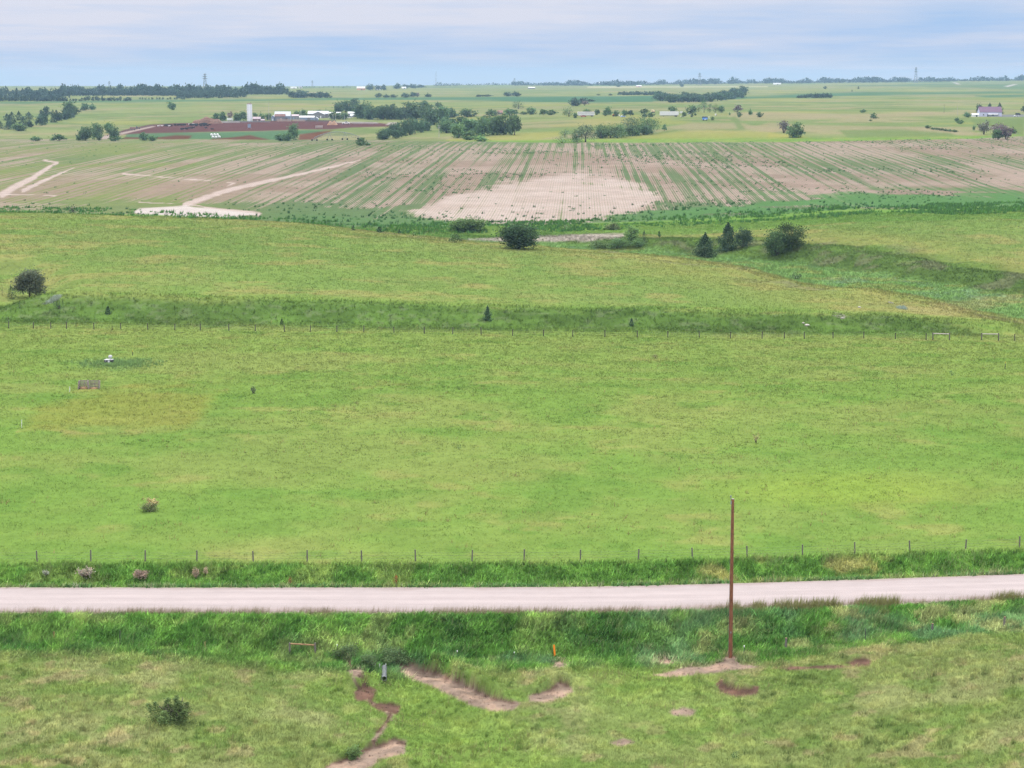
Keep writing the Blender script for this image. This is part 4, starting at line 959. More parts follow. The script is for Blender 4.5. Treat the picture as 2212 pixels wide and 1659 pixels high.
for a_ in [(377, 385, 130, 139.5), (383, 391, 128, 139), (389, 397, 124, 138), (395, 403, 122.5, 137), (400, 408, 120.5, 136), (405, 413, 119.5, 135), (411, 419, 119.5, 134), (417, 425, 120.5, 132.5), (423, 431, 121, 131), (380, 388, 133, 139.8), (392, 400, 130, 138.6)]:
    tree('round', *a_, 'dark tree of the slanting row ahead of the farm grove', 'slanting row of dark trees', (0.044, 0.078, 0.042), n=900)
for a_ in [(439.5, 453.5, 121, 133, 'dark leftmost tree of the valley grove near the transformer pole', DEC), (452.5, 465, 123.5, 138, 'lighter green tree in front of the valley grove', DEC2), (462.5, 476, 131, 140, 'low front bush of the valley grove', DEC2), (461.5, 476.5, 119, 133.5, 'second dark tree of the valley grove', DEC), (474.5, 489, 117.5, 136, 'third dark tree of the valley grove', DEC), (487, 500.5, 115.5, 135, 'fourth and taller dark tree of the valley grove', DEC), (499, 512.5, 114.5, 134.5, 'fifth dark tree of the valley grove', DEC), (509, 520, 115, 135, 'rounded last dark tree of the valley grove', DEC), (476, 488.5, 135, 141.5, 'bright low bush before the valley grove', LITE), (461, 475.5, 109, 117, 'ragged bush behind the valley grove', DEC), (487, 497.5, 109.5, 116, 'round bush left of a brown roof behind the valley grove', DEC), (504, 517, 109, 115.5, 'bush right of the brown roof behind the valley grove', DEC)]:
    tree('round' if a_[3] - a_[2] > 10 else 'bush', *a_[:5], group='trees of the valley grove', tone=a_[5], n=900 if a_[3] - a_[2] > 9 else None)
for k in range(16):
    a = 357 + k * 5.0 + rnd.uniform(-2, 2); h_ = rnd.uniform(6.5, 10.5); b_ = rnd.uniform(116, 120)
    tree('round', a - h_ * .5, a + h_ * .5, b_ - h_, b_, 'dark filler tree low in the long grove right of the farm houses', 'filler trees of the long grove', (0.05, 0.086, 0.043), n=420)
for k in range(12):
    a = 443 + k * 6.2 + rnd.uniform(-2, 2); h_ = rnd.uniform(8, 12); b_ = rnd.uniform(127, 134) + (k < 2) * 0
    tree('round', a - h_ * .5, a + h_ * .5, b_ - h_, b_, 'dark filler tree low in the valley grove', 'filler trees of the valley grove', (0.052, 0.09, 0.044), n=420)
for k in range(8):
    a = 600 + k * 7 + rnd.uniform(-2, 2); h_ = rnd.uniform(7, 10); b_ = 138.3 - k * .55
    tree('round', a - h_ * .5, a + h_ * .5, b_ - h_, b_, 'dark filler tree low in the creek row above the field', 'filler trees of the creek row', (0.055, 0.092, 0.045), n=420)
# -- right of centre
for a_ in [('round', 512, 525, 100.5, 109, 'blue green round tree on the slope above the valley grove', DEC), ('bush', 526, 536, 107.5, 114.5, 'ragged tree left in the row behind the stock trailer', DEC), ('bush', 520, 528, 111.5, 114.5, 'low scrub left of the ragged tree', DEC), ('bush', 538.5, 548, 109.5, 115, 'dark bush pair, left one, before the farm junk row', DEC), ('bush', 546, 557, 110, 115, 'dark bush pair, right one, before the farm junk row', DEC),
 ('round', 561.5, 576.5, 107, 116.5, 'big round tree left of the slatted stock trailer', DEC), ('bush', 572.5, 577.5, 113, 118, 'dark bush under the big round tree', DEC), ('bush', 583, 591, 109, 113, 'olive hedge showing over the stock trailer roof', DEC2), ('round', 594, 600.5, 109.5, 115, 'small round tree at the right end of the stock trailer', DEC), ('bush', 602, 608, 110.5, 116, 'lower left tree of the pair beside the orange tractor', DEC), ('round', 605, 612, 107, 115, 'taller tree of the pair beside the orange tractor', DEC), ('bush', 613.5, 619.5, 110.5, 116.5, 'dark bush between the orange tractor and white tank', DEC), ('bush', 621, 628, 109.5, 115.5, 'dark bush behind the light blue car', DEC), ('bush', 627, 634, 110.5, 115.5, 'very dark scrub right of the light blue car', CED), ('bush', 640, 649, 109, 113.5, 'grey green scrub left of the cream truck', DEC), ('bush', 642, 648.5, 113.5, 117, 'dark low bush below the cream truck, left one', CED), ('bush', 647.5, 655, 113, 117, 'dark low bush below the cream truck, right one', CED),
 ('tall', 667.5, 676.5, 106, 112.5, 'tree showing above the long white trailer', DEC), ('bush', 681.5, 686.5, 112, 117, 'dark round bush at the right end of the long white trailer', DEC), ('bush', 690.5, 693.5, 114, 117.2, 'small dark shrub left of the blue truck', CED), ('bush', 694, 697, 112.7, 115.5, 'small shrub behind the left dark shrub', DEC), ('bush', 686, 697, 105.5, 113.5, 'green mounded tree left in the yard clump', DEC2), ('tall', 695.5, 702, 103.5, 112, 'slender tree left of the tallest yard tree', DEC), ('tall', 699.5, 708.5, 98.5, 112.5, 'tallest tree of the yard clump with bare lower trunk', DEC), ('tall', 706.5, 713, 103.5, 112.5, 'feathery tree right of the tallest yard tree', DEC), ('tall', 711.5, 719, 104, 112.5, 'feathery second tree right of the tallest yard tree', DEC), ('round', 717.5, 725.5, 106, 112.5, 'rounded tree ending the yard clump', DEC), ('bush', 711, 714.2, 116.5, 120.3, 'round bush right beside the blue truck', DEC),
 ('dead', 732.5, 742, 105, 112.5, 'bare purple grey shrub on the right slope', (0.10, 0.082, 0.08)), ('bush', 737, 741.8, 112, 117.2, 'round dark bush below the bare purple shrub', DEC), ('bush', 748, 753, 109.7, 115, 'dark bush upper in the tan patch', DEC), ('bush', 756.5, 763.5, 112, 117.2, 'wide dark bush right in the tan patch', DEC), ('bush', 728.8, 730.6, 112.5, 115.2, 'tiny bush left of the tan patch', DEC),
 ('tall', 662, 666.8, 124.5, 131, 'lone little tree with visible trunk right of the creek trees', DEC)]:
    tree(*a_[:6], group='trees round the trailer yard', tone=a_[6], n=700 if a_[4] - a_[3] > 8 else None)
for a_ in [('round', 571.5, 582, 129, 142, 'grey green tree left half of the big open crowned tree', DEC), ('tall', 576, 595, 124.5, 142, 'big open crowned tree at the top edge of the field', (0.06, 0.085, 0.05)), ('round', 560, 570, 129, 137.5, 'round tree left of the open crowned tree', DEC), ('bush', 554, 572, 136, 143, 'wide low bush at the field edge under the round tree', DEC2), ('bush', 572, 583, 138, 143.3, 'low bush below the open crowned tree', DEC),
 ('tall', 595.5, 606, 124, 138.5, 'leftmost tree of the creek row above the field', DEC), ('round', 603, 618, 123, 138, 'second and broad tree of the creek row', DEC2), ('tall', 615, 623.5, 123, 137, 'narrow third tree of the creek row', DEC), ('bush', 606, 630, 130, 138, 'brush skirting the creek row', DEC2), ('tall', 622, 637, 116.5, 134.5, 'tall see-through tree of the creek row', (0.07, 0.10, 0.055)), ('tall', 633, 645, 117, 134, 'second tall tree of the creek row', DEC), ('round', 640, 657.5, 116.5, 133.5, 'largest round crown ending the creek row', DEC), ('bush', 626, 640, 128.5, 136, 'bush under the tall see-through tree', DEC2)]:
    tree(*a_[:6], group='creek row above the field', tone=a_[6], n=1300 if a_[4] - a_[3] > 12 else 700)
for a_ in [('dead', 777.5, 790, 120.5, 133, 'grey half bare shrub beside the green creek bush', (0.12, 0.115, 0.10)), ('bush', 786, 805, 123, 137.5, 'bushy green shrub at the yellow field corner', DEC2), ('bush', 860, 866.5, 109.5, 112.7, 'low dark bush on the right plain', DEC), ('round', 870, 878, 113, 118.5, 'round green bush on the right tan slope', DEC2), ('bush', 869, 872.5, 119.5, 121, 'tiny shrub below the round green bush', DEC),
 ('bush', 963, 971, 112, 117.3, 'dark bush left of the purple roofed house', DEC), ('round', 975.5, 982.5, 104.5, 114, 'dark pine left behind the purple roofed house', CED), ('cedar', 986, 993, 103, 114, 'pointed pine behind the middle of the purple roof', CED), ('cedar', 995.5, 1003.5, 103, 114, 'pine behind the right end of the purple roof', CED), ('round', 1021.5, 1031, 103, 112, 'dark tree cut by the right frame edge', CED), ('bush', 954.5, 959.5, 117.3, 121.7, 'upper bush of three below the purple roofed house', DEC), ('bush', 956.5, 960.5, 120.5, 124, 'lower left bush of three below the house', DEC2), ('bush', 959.2, 963.7, 120, 124, 'lower right bush of three below the house', DEC2),
 ('tall', 972.5, 975.5, 125.5, 130.2, 'sapling left of the grey creek tree', DEC), ('dead', 978, 990, 121, 134.5, 'grey green thin creek tree under the house', (0.11, 0.12, 0.09)), ('dead', 990, 1008, 123, 135, 'pale purple bare thicket under the house', (0.13, 0.112, 0.11)), ('bush', 992, 1004, 129.5, 139.5, 'green bush at the foot of the bare purple thicket', DEC), ('dead', 999, 1014, 127, 139.5, 'dark purple bare thicket at the right', (0.10, 0.082, 0.084)), ('bush', 1009, 1018, 128, 133.5, 'bush right of the bare purple thicket', DEC), ('bush', 925, 931, 125.2, 128.5, 'dark bush starting the low hedge line', DEC)]:
    tree(*a_[:6], group='trees on the right slope', tone=a_[6], n=900 if a_[4] - a_[3] > 8 else None)
for k in range(6):
    tree('bush', 930 + k * 4.4, 936 + k * 4.4, 127.4 + k * .45, 129.6 + k * .5, 'low scrub in the hedge line falling to the right', 'low hedge line', DEC)
# -- far plain
GF = 'trees of the long far grove'
for k in range(30):
    a = 657 + k * 3.0 + rnd.uniform(-1, 1); b_ = np.interp(a, [655, 670, 709, 748], [99.8, 102.5, 102, 97]) - (k % 2) * rnd.uniform(1.5, 4); h_ = rnd.uniform(5.5, 7.5)
    tree('round', a - 4.2, a + 4.2, b_ - h_, b_, 'dark tree of the long dense grove on the far plain', GF, (0.044, 0.078, 0.044), n=420)
for k in range(12):
    a = 621 + k * 3.3 + rnd.uniform(-1, 1); tree('bush', a - 2.8, a + 2.8, 92 - rnd.uniform(0, 1), 95.2, 'low dark tree in the thin line left of the long grove', 'thin far tree line', (0.042, 0.072, 0.046))
for k in range(11):
    a = 799 + k * 3.1; tree('bush', a - 2.6, a + 2.6, 98 - 1.5 - 3.2 * math.sin(min(1, (k + 2) / 8) * 1.57), 98, 'low dark tree of the mounded clump on the right plain', 'mounded clump', (0.042, 0.072, 0.046))
for a_ in [(289, 298, 91, 97.8), (296, 308.5, 90.5, 97.8), (307.5, 317, 93, 97.8), (316.5, 325, 92, 97.8), (323, 331, 92.5, 97.8)]:
    tree('round', *a_, 'dark blue green tree of the small grove beyond the barns', 'small grove beyond the barns', (0.04, 0.068, 0.045), n=420)
for a_ in [('round', 284, 290, 88.5, 94.7, 'single tree left of the small grove beyond the barns'), ('round', 366, 374.5, 84.5, 90.3, 'dark tree beside the orange fronted far barn'), ('round', 375, 381.5, 85.5, 90.3, 'tree in front of the white far barn'), ('round', 380, 387.5, 84.5, 90.3, 'tree right of the white far barn'), ('round', 393, 400.5, 83.5, 89, 'round tree left of the small white far shed'), ('round', 402, 409, 84.5, 88.5, 'tree behind the small white far shed'), ('round', 408, 417, 84.2, 88.3, 'broad tree right of the small white far shed'), ('bush', 416, 425.5, 84.8, 88, 'low tree ending the far farm clump'),
 ('bush', 375, 382.5, 93.3, 97.5, 'dark bush starting the ragged far hedge'), ('bush', 383, 391, 94.5, 97.5, 'low bush in the ragged far hedge'), ('bush', 390, 398, 94.5, 97.5, 'brown green bush in the ragged far hedge'), ('bush', 401, 410, 93, 97.5, 'taller bush in the ragged far hedge'), ('bush', 409, 417.5, 92.3, 97.3, 'tallest bush in the ragged far hedge'), ('dead', 415.5, 420, 92.5, 97, 'pale bare bush in the ragged far hedge'), ('bush', 425, 432.5, 93.6, 97, 'last dark bush of the ragged far hedge'),
 ('bush', 503.5, 513, 92, 96.3, 'left part of the dark clump by the dark green crop'), ('bush', 511, 521, 91.5, 96.3, 'right part of the dark clump by the dark green crop'), ('bush', 475, 484, 94.8, 97, 'low scrub left of the dark clump'), ('bush', 483, 492, 94.6, 96.6, 'thin low scrub near the dark clump'), ('bush', 570, 582, 98.3, 106, 'big dark round tree above the trailer yard'), ('bush', 579, 590, 98, 104, 'second dark tree above the trailer yard'), ('bush', 588, 595, 99.3, 101.5, 'trailing scrub right of the dark tree pair'), ('dead', 581, 588, 100.8, 105.5, 'purple bare brush under the dark tree pair'),
 ('bush', 596.5, 600.5, 94.2, 95.4, 'tiny far bush in the dark crop, left one'), ('bush', 608.5, 613, 93.8, 95.4, 'tiny far bush in the dark crop, right one'), ('bush', 823, 826.8, 86.2, 89, 'small dark tree far out on the right plain'), ('cedar', 857, 860, 86.4, 89, 'small cedar far right of the dark plain tree'), ('cedar', 851, 853, 89.6, 91.5, 'smallest far cedar on the right plain'), ('round', 679.5, 684, 83.6, 87, 'lone round tree by the far pale strip'), ('bush', 616, 621.5, 83.6, 86.8, 'square dark tree clump on the far plain')]:
    tree(*a_[:5], a_[5], 'single trees on the far plain', (0.042, 0.070, 0.046) if a_[0] != 'dead' else (.13,.115,.11))

# woods that read as one mass
def wood(name, items, label, tone, n=120):
    Vs, Cs = [], []
    protos = [crown_arrays(k_, n, 0.13, 900 + i, tone) for i, k_ in enumerate(('round', 'tall', 'bush', 'round', 'cedar', 'bush'))]
    for i, (p, w_, h_) in enumerate(items):
        V, cc = protos[rnd.randrange(6)]; a = rnd.uniform(0, 6.28); ca, sa = math.cos(a), math.sin(a)
        q = np.stack([(V[:, 0] * ca - V[:, 1] * sa) * w_ + p.x, (V[:, 0] * sa + V[:, 1] * ca) * w_ + p.y, V[:, 2] * h_ + p.z], 1)
        Vs.append(q); Cs.append(cc * rnd.uniform(.8, 1.2))
    V = np.concatenate(Vs); tag(link(name, np_mesh(name, V, np.arange(len(V)).reshape(-1, 4), np.concatenate(Cs), LEAF)), label, 'woods', kind='stuff')
def wood_row(pl, pr, step, bfun, hfun, wk=1.0):
    out_ = []; a = pl
    while a < pr:
        b_ = bfun(a); p = at(a, b_); s = pxm(p); h_ = hfun(a) / s; out_.append((p, h_ * rnd.uniform(.7, 1.15) * wk, h_ * rnd.uniform(.75, 1.25))); a += step * rnd.uniform(.6, 1.4)
    return out_
it = wood_row(62, 284, 1.7, lambda a: 95.3 - 0.5 * rnd.random() - (a > 245) * 1.0, lambda a: 6.6 + 3.2 * vnoise(np.array(a), np.array(0.), 7, 7)) + wood_row(62, 284, 2.2, lambda a: 95.8 - (a > 245) * 1.2, lambda a: 5.0)
it += wood_row(-6, 68, 1.8, lambda a: 97.5 + rnd.uniform(-1, 1), lambda a: 8.0) + wood_row(-6, 66, 2.2, lambda a: 101.3, lambda a: 5.5)
it += wood_row(82, 132, 3.2, lambda a: 101.0, lambda a: 3.8, 1.3) + wood_row(140, 185, 3.6, lambda a: 99.5, lambda a: 2.0, 1.5) + wood_row(178, 246, 1.9, lambda a: 98.8 - (a - 178) / 60 - rnd.random(), lambda a: 6.0) + wood_row(57, 84, 4, lambda a: 101.3, lambda a: 2.4, 1.5)
wood('left_woods', it, 'long dark wood along the skyline left of the silo', (0.036, 0.062, 0.042))
it = []
for lo_, hi_, st_, base_, hh_ in ((436, 515, 2.6, lambda a: 85.9 - 0.01 * (a - 436), 2.2), (512, 640, 1.2, lambda a: 85.6, 3.4), (640, 780, 1.2, lambda a: 85.0 - .012 * (a - 640), 3.6), (780, 905, 1.1, lambda a: 83.6 - .012 * (a - 780), 3.6), (905, 1030, 1.2, lambda a: 82.0 - .010 * (a - 905), 3.3), (300, 360, 4, lambda a: 88.0, 1.3), (440, 900, 3.0, lambda a: 86.3 - (a - 440) * .009, 0.9)):
    it += wood_row(lo_, hi_, st_, lambda a: base_(a) - rnd.uniform(-.2, .5), lambda a: hh_ * (0.45 + 1.0 * vnoise(np.array(a), np.array(3.), 9, 17)), 1.7)
wood('horizon_woods', it, 'blue band of distant trees along the horizon', (0.036, 0.058, 0.050), 60)

# ------------------------------------------------------------------ fences, pole and small things near the road
POST = solid('weathered_post', (0.145, 0.13, 0.12), 0.3, 9, 0.9, stretch=(3, 3, .6))
STEEL = solid('dark_steel', (0.06, 0.065, 0.06), 0.2, 12, 0.6)
WIRE = solid('fence_wire', (0.22, 0.22, 0.22), 0.1, 5, 0.5, 0.6)
WHITE = solid('white_paint', (0.72, 0.72, 0.72), 0.06, 4, 0.6)
CONC = solid('pale_concrete', (0.42, 0.40, 0.38), 0.12, 2, 0.9)
GALV = solid('galvanised', (0.24, 0.26, 0.27), 0.2, 4, 0.6, 0.2)
RUST = solid('rust_tan', (0.34, 0.2, 0.11), 0.3, 6, 0.85)
DARK = solid('dark_rubber', (0.025, 0.025, 0.025), 0.2, 6, 0.9)
GLASS = solid('window_glass', (0.035, 0.045, 0.055), 0.1, 3, 0.08, 0, 0.6)

def height_to(p, row):        # how tall something at p must be to reach that row
    lo_, hi_ = 0.0, 80.0
    for _ in range(40):
        m = (lo_ + hi_) / 2
        if float(project(p.x, p.y, p.z + m)[1]) > row: lo_ = m
        else: hi_ = m
    return lo_
_pm = {}
def post_mesh(r, h, seed, mat=None):
    k = (r, h, seed)
    if k not in _pm:
        g = random.Random(seed); t = (g.uniform(-.03, .03), g.uniform(-.03, .03), h)
        mb = MB().path([(0, 0, -0.25), (t[0] * .5, t[1] * .5, h * .5), t], [r * 1.05, r, r * .92], 8); _pm[k] = mb.mesh('post', mat or POST)
    return _pm[k]
POST2 = solid('dark_post', (0.10, 0.09, 0.082), 0.2, 9, 0.9)
def fence(name, label, pts, r, h, group=None, mat=None):
    root = thing(name, label, 'fence', pts[0], group=group)
    for i, p in enumerate(pts):
        o = link('post', post_mesh(r, h, i % 5, mat), root, p - pts[0]); o.rotation_euler = (rnd.uniform(-.04, .04), rnd.uniform(-.05, .05), rnd.uniform(0, 6)); o.scale = (1, 1, rnd.uniform(.92, 1.08))
    for q in (0.3, 0.55, 0.8):
        mb = MB()
        for a, b in zip(pts[:-1], pts[1:]):
            d0 = a - pts[0] + Vector((0, -r, h * q)); d1 = b - pts[0] + Vector((0, -r, h * q)); mid = (d0 + d1) / 2 - Vector((0, 0, 0.03))
            mb.tube(d0, mid, 0.006, n=4, caps=False); mb.tube(mid, d1, 0.006, n=4, caps=False)
        mb.build('wire', WIRE, root)
    return root
f1 = [-234, -180, -125, -71, -17, 37, 90.8, 145.3, 196.9, 253.2, 307.3, 361.7, 415.4, 472, 524.3, 580.3, 638.3, 692.3, 747.2, 802.4, 854.7, 909.7, 965.6, 1019.5, 1074, 1128, 1183, 1238]
def f1p(a):
    Y = 184.5
    for _ in range(3): p = at(a, 0, Y); Y = float(road_c(np.array([p.x]))[0]) + 14.1
    return at(a, 0, Y)
fence('wire_fence', 'wire fence with grey wooden posts just beyond the gravel road', [f1p(a) for a in f1], 0.068, 1.02)
f2a = [-122, -96, -70, -44, -18, 8.7, 33.4, 50.9, 66.7, 94, 120.9, 147.9, 174.8, 200.6, 229, 255.4, 284.6, 310.2, 336.8, 363.9, 394, 424.4, 452.7, 481.1, 512.5, 543.6, 572.6, 604.9, 637.3, 667.8, 699.3, 730.3, 762, 784.3, 804.4, 833, 863.6, 895.2, 926, 932.8]
fence('wire_fence', 'far wire fence of thin dark posts below the grass bank', [at(a, 0, 358) for a in f2a], 0.08, 1.2, mat=POST2)
fence('wire_fence', 'short piece of far wire fence right of the pale gate braces', [at(a, 0, 358) for a in (998.5, 1014.8, 1044, 1074, 1104, 1134)], 0.08, 1.2, mat=POST2)
RAILW = solid('pale_rail', (0.5, 0.44, 0.42), 0.15, 6, 0.8)
def brace(pa, pb, h, rail, r, label, tilt=0.0, zoff=0.85, post=POST):
    root = thing('fence_brace', label, 'fence brace', pa)
    d = pb - pa
    for q in (Vector((0, 0, 0)), d): MB().tube(q + Vector((0, 0, -.3)), q + Vector((0, 0, h)), r, r * .92, 8).build('post', post, root)
    MB().tube((0, 0, h * zoff), (d.x, d.y, d.z + h * zoff - tilt), r * .72, r * .72, 8).build('rail', rail, root)
    return root
brace(at(932.8, 0, 358.6), at(949.4, 0, 358.6), 1.3, RAILW, 0.11, 'left of two pale horizontal gate braces in the far fence')
brace(at(981.6, 0, 358.6), at(998.5, 0, 358.6), 1.3, RAILW, 0.11, 'right of two pale horizontal gate braces in the far fence')
pa = at(289.8, 654.5); pb = at(315.2, 654.5)
brace(pa, pb, height_to(pa, 642.8), RUST, 0.085, 'old fence brace with tan rail half sunk in the verge grass', 0.12, 0.93)

def stake(px, base, top, label, mat, wdt=0.05, capm=None, name='steel_post', cat='post', group=None, lean=0.03, dp=0.03, capf=0.16):
    p = at(px, base); h = height_to(p, top); root = thing(name, label, cat, p, group=group); root.rotation_euler = (0, lean, 0)
    MB().box((0, 0, h / 2 - 0.15), (wdt, dp, h + 0.3)).box((0, dp, h / 2 - .15), (wdt * .3, dp * 1.2, h + .28)).build('shaft', mat, root)
    if capm: MB().box((0, 0, h * (1 - capf / 2) + .012), (wdt * 1.25, dp * 2.4, h * capf)).build('cap', capm, root)
    return root
YEL = solid('yellow_cap', (0.7, 0.6, 0.12), 0.08, 4, 0.6)
ORANGE = solid('orange_plastic', (0.85, 0.24, 0.02), 0.06, 3, 0.5)
stake(120, 647, 630.5, 'tall thin dark steel post in the left verge below the road', STEEL, 0.06, group='steel posts in the verge')
stake(54, 639.5, 631.5, 'short rusty steel post in the left verge beside pale grass', RUST, 0.06, group='steel posts in the verge')
stake(205, 651, 641.5, 'thin rusty steel post left of the sunken fence brace', RUST, 0.05, group='steel posts in the verge')
stake(337, 652.5, 644.5, 'white tipped steel post between the fence brace and the culvert', STEEL, 0.05, WHITE, group='white tipped steel posts')
stake(457, 659.5, 650.5, 'white tipped steel post above the eroded dirt bank', STEEL, 0.06, WHITE, group='white tipped steel posts')
stake(514, 659.5, 652, 'white tipped steel post left of the orange marker', STEEL, 0.05, WHITE, group='white tipped steel posts')
stake(743.7, 656.5, 645.5, 'white tipped steel post just right of the utility pole', STEEL, 0.06, WHITE, group='white tipped steel posts')
stake(865, 642.5, 628.5, 'tall thin dark steel post in the right verge below the road', STEEL, 0.06, group='steel posts in the verge')
for px_, b_, t_, l in ((785.7, 650, 638, 'grey wooden post leaning in the verge right of the utility pole'), (932, 633.5, 623.5, 'thick grey wooden post in the right verge'), (1004, 628.5, 617, 'thick grey wooden post nearest the right edge of the verge')):
    p = at(px_, b_); r_ = thing('wooden_post', l, 'post', p, group='wooden posts in the right verge'); h = height_to(p, t_)
    MB().path([(0, 0, -.3), (0.01, 0, h * .5), (0.03, 0, h)], [.1, .095, .09], 9).build('shaft', POST, r_); MB().tube((0.03, 0, h), (0.03, 0, h + .015), .085, .07, 9).build('top', RUST, r_)
stake(555, 657, 644.8, 'bright orange flat marker post standing in the verge', ORANGE, 0.15, None, 'marker_post', 'marker post', lean=-0.09, dp=0.02)
for px_, l in ((375, 'left of the three white stakes over the culvert pipe'), (379.6, 'middle of the three white stakes over the culvert pipe'), (385.7, 'right of the three white stakes over the culvert pipe')):
    stake(px_, 669.3, 664.0, l, WHITE, 0.06, WHITE, 'white_stake', 'stake', 'white stakes over the culvert')
stake(132.6, 355.5, 350.5, 'dark marker post with yellow top behind the black well box', STEEL, 0.09, YEL, 'marker_post', 'marker post', capf=0.3)
stake(1005, 369.3, 361.8, 'dark marker post with yellow top at the right side of the meadow', STEEL, 0.09, YEL, 'marker_post', 'marker post', capf=0.2)
stake(69.7, 392, 386.8, 'thin white stake left of the pallet bin', WHITE, 0.08, WHITE, 'white_stake', 'stake')
stake(21.7, 428, 420, 'thin white stake at the corner of the worn pen', WHITE, 0.06, WHITE, 'white_stake', 'stake')

# utility pole
p = at(730.2, 657.5); h = height_to(p, 499.0)
POLE, N, L = new_mat('treated_pole'); o = N.new('ShaderNodeOutputMaterial'); b = N.new('ShaderNodeBsdfPrincipled'); tc = N.new('ShaderNodeTexCoord')
mp = N.new('ShaderNodeMapping'); mp.inputs['Scale'].default_value = (9, 9, 0.9); L.new(tc.outputs['Object'], mp.inputs[0])
n1 = noise_n(N, L, mp.outputs[0], 2.5, 5, .7); n2 = noise_n(N, L, tc.outputs['Object'], 1.1, 3)
c = mix_rgb(N, L, maprange(N, L, n1, .35, .65, 0, 1), (0.07, 0.024, 0.012), (0.30, 0.115, 0.055)); c = mix_rgb(N, L, maprange(N, L, n2, .35, .75, 0, .35), c, (0.15, 0.05, 0.025))
L.new(c, b.inputs['Base Color']); b.inputs['Roughness'].default_value = .85; L.new(b.outputs[0], o.inputs[0])
r_ = thing('utility_pole', 'tall reddish brown wooden pole without wires beside the road', 'utility pole', p)
MB().lathe([(.172 - .065 * k / 12 + .004 * math.sin(k * 2.1), -.4 + (h + .4) * k / 12) for k in range(13)], 16, (0.01, 0, 0)).build('pole', POLE, r_)
MB().lathe([(.108, 0), (.10, .02), (.03, .035)], 14, (0.02, 0, h)).build('pole_cap', CONC, r_)
MB().tube((-.15, -.02, h - .45), (-.15, -.02, h + .12), .02).box((-.12, -.02, h - .3), (.07, .08, .25)).build('bracket', GALV, r_)
MB().lathe([(.03, 0), (.055, .03), (.035, .06), (.06, .09), (.035, .12), (.055, .15), (.03, .2)], 12, (-.15, -.02, h + .1)).build('insulator', GALV, r_, smooth=True)
MB().path([(-.155, -.05, .1), (-.15, -.05, h * .5), (-.115, -.03, h - .4)], [.008] * 3, 5).build('ground_wire', GALV, r_)
MB().box((0.0, -.155, 2.1), (.09, .02, .16)).build('tag', GALV, r_)

# culvert
p = at(384.6, 677)
r_ = thing('culvert_pipe', 'corrugated grey metal culvert pipe ending above the drain gully', 'culvert', p + Vector((-.05, 0.4, 0.02)), R(-8))
r_.rotation_euler = (R(7), 0, R(3))
V, Fc = [], []
nseg, nr_ = 60, 22
for sh, rr in ((0, .27), (1, .245)):
    for k in range(nseg + 1):
        t = k / nseg; rad = rr + .012 * math.sin(t * 60)
        V += [(rad * math.cos(6.2832 * i / nr_), 1.6 - 3.0 * t, .24 + rad * math.sin(6.2832 * i / nr_)) for i in range(nr_)]
for sh in (0, 1):
    b0 = sh * (nseg + 1) * nr_
    Fc += [(b0 + k * nr_ + i, b0 + k * nr_ + (i + 1) % nr_, b0 + (k + 1) * nr_ + (i + 1) % nr_, b0 + (k + 1) * nr_ + i) for k in range(nseg) for i in range(nr_)]
PIPEM = solid('dull_zinc', (0.13, 0.145, 0.15), 0.25, 5, 0.7)
r_.scale = (.74, .74, .74)
mb = MB(); mb.v = V; mb.f = Fc; mb.build('pipe', PIPEM, r_)
mb = MB(); mb.v = [(rr * math.cos(6.2832 * i / nr_), -1.40, .24 + rr * math.sin(6.2832 * i / nr_)) for rr in (.288, .24) for i in range(nr_)]
mb.f = [(i, (i + 1) % nr_, nr_ + (i + 1) % nr_, nr_ + i) for i in range(nr_)]
mb.v += [(x_, -1.46, z_) for x_, y_, z_ in mb.v]; n2_ = 2 * nr_
mb.f += [(n2_ + a, n2_ + b_, n2_ + c_, n2_ + d_) for d_, c_, b_, a in mb.f[:nr_]] + [(i, (i + 1) % nr_, n2_ + (i + 1) % nr_, n2_ + i) for i in range(nr_)] + [(nr_ + i, nr_ + (i + 1) % nr_, n2_ + nr_ + (i + 1) % nr_, n2_ + nr_ + i) for i in range(nr_)]
mb.build('rim', GALV, r_)
MB().tube((0, .4, .24), (0, .42, .24), .25, .25, 20).build('pipe_interior', DARK, r_)

# well box with vent
p = Vector((WELL[0], WELL[1], float(ground_z(np.array([WELL[0]]), np.array([WELL[1]]))[0])))
BLACK = solid('black_plastic', (0.03, 0.034, 0.038), 0.25, 5, 0.5); GREYV = solid('grey_vent', (0.5, 0.5, 0.53), 0.08, 4, 0.5)
r_ = thing('well_box', 'black box with pale lid and grey mushroom vent in the green weeds', 'well box', p, R(-12))
MB().prism([(-.58, -.1), (.58, -.1), (.62, .2), (.58, .58), (-.58, .58), (-.62, .2)], -.45, .45).build('housing', BLACK, r_)
MB().box((0, 0, .61), (1.22, .98, .06)).build('lid', GREYV, r_)
MB().box((.16, -.465, .34), (.3, .02, .36)).build('panel', WHITE, r_); MB().box((-.34, -.465, .45), (.24, .02, .07)).build('label_plate', WHITE, r_)
MB().tube((.2, .1, .64), (.2, .1, .9), .1, .1, 12).build('vent_pipe', GREYV, r_)
MB().lathe([(.24, .86), (.31, .95), (.31, 1.08), (.24, 1.22), (.1, 1.29), (.02, 1.3)], 16, (.2, .1, 0)).build('vent_cap', GREYV, r_, smooth=True)

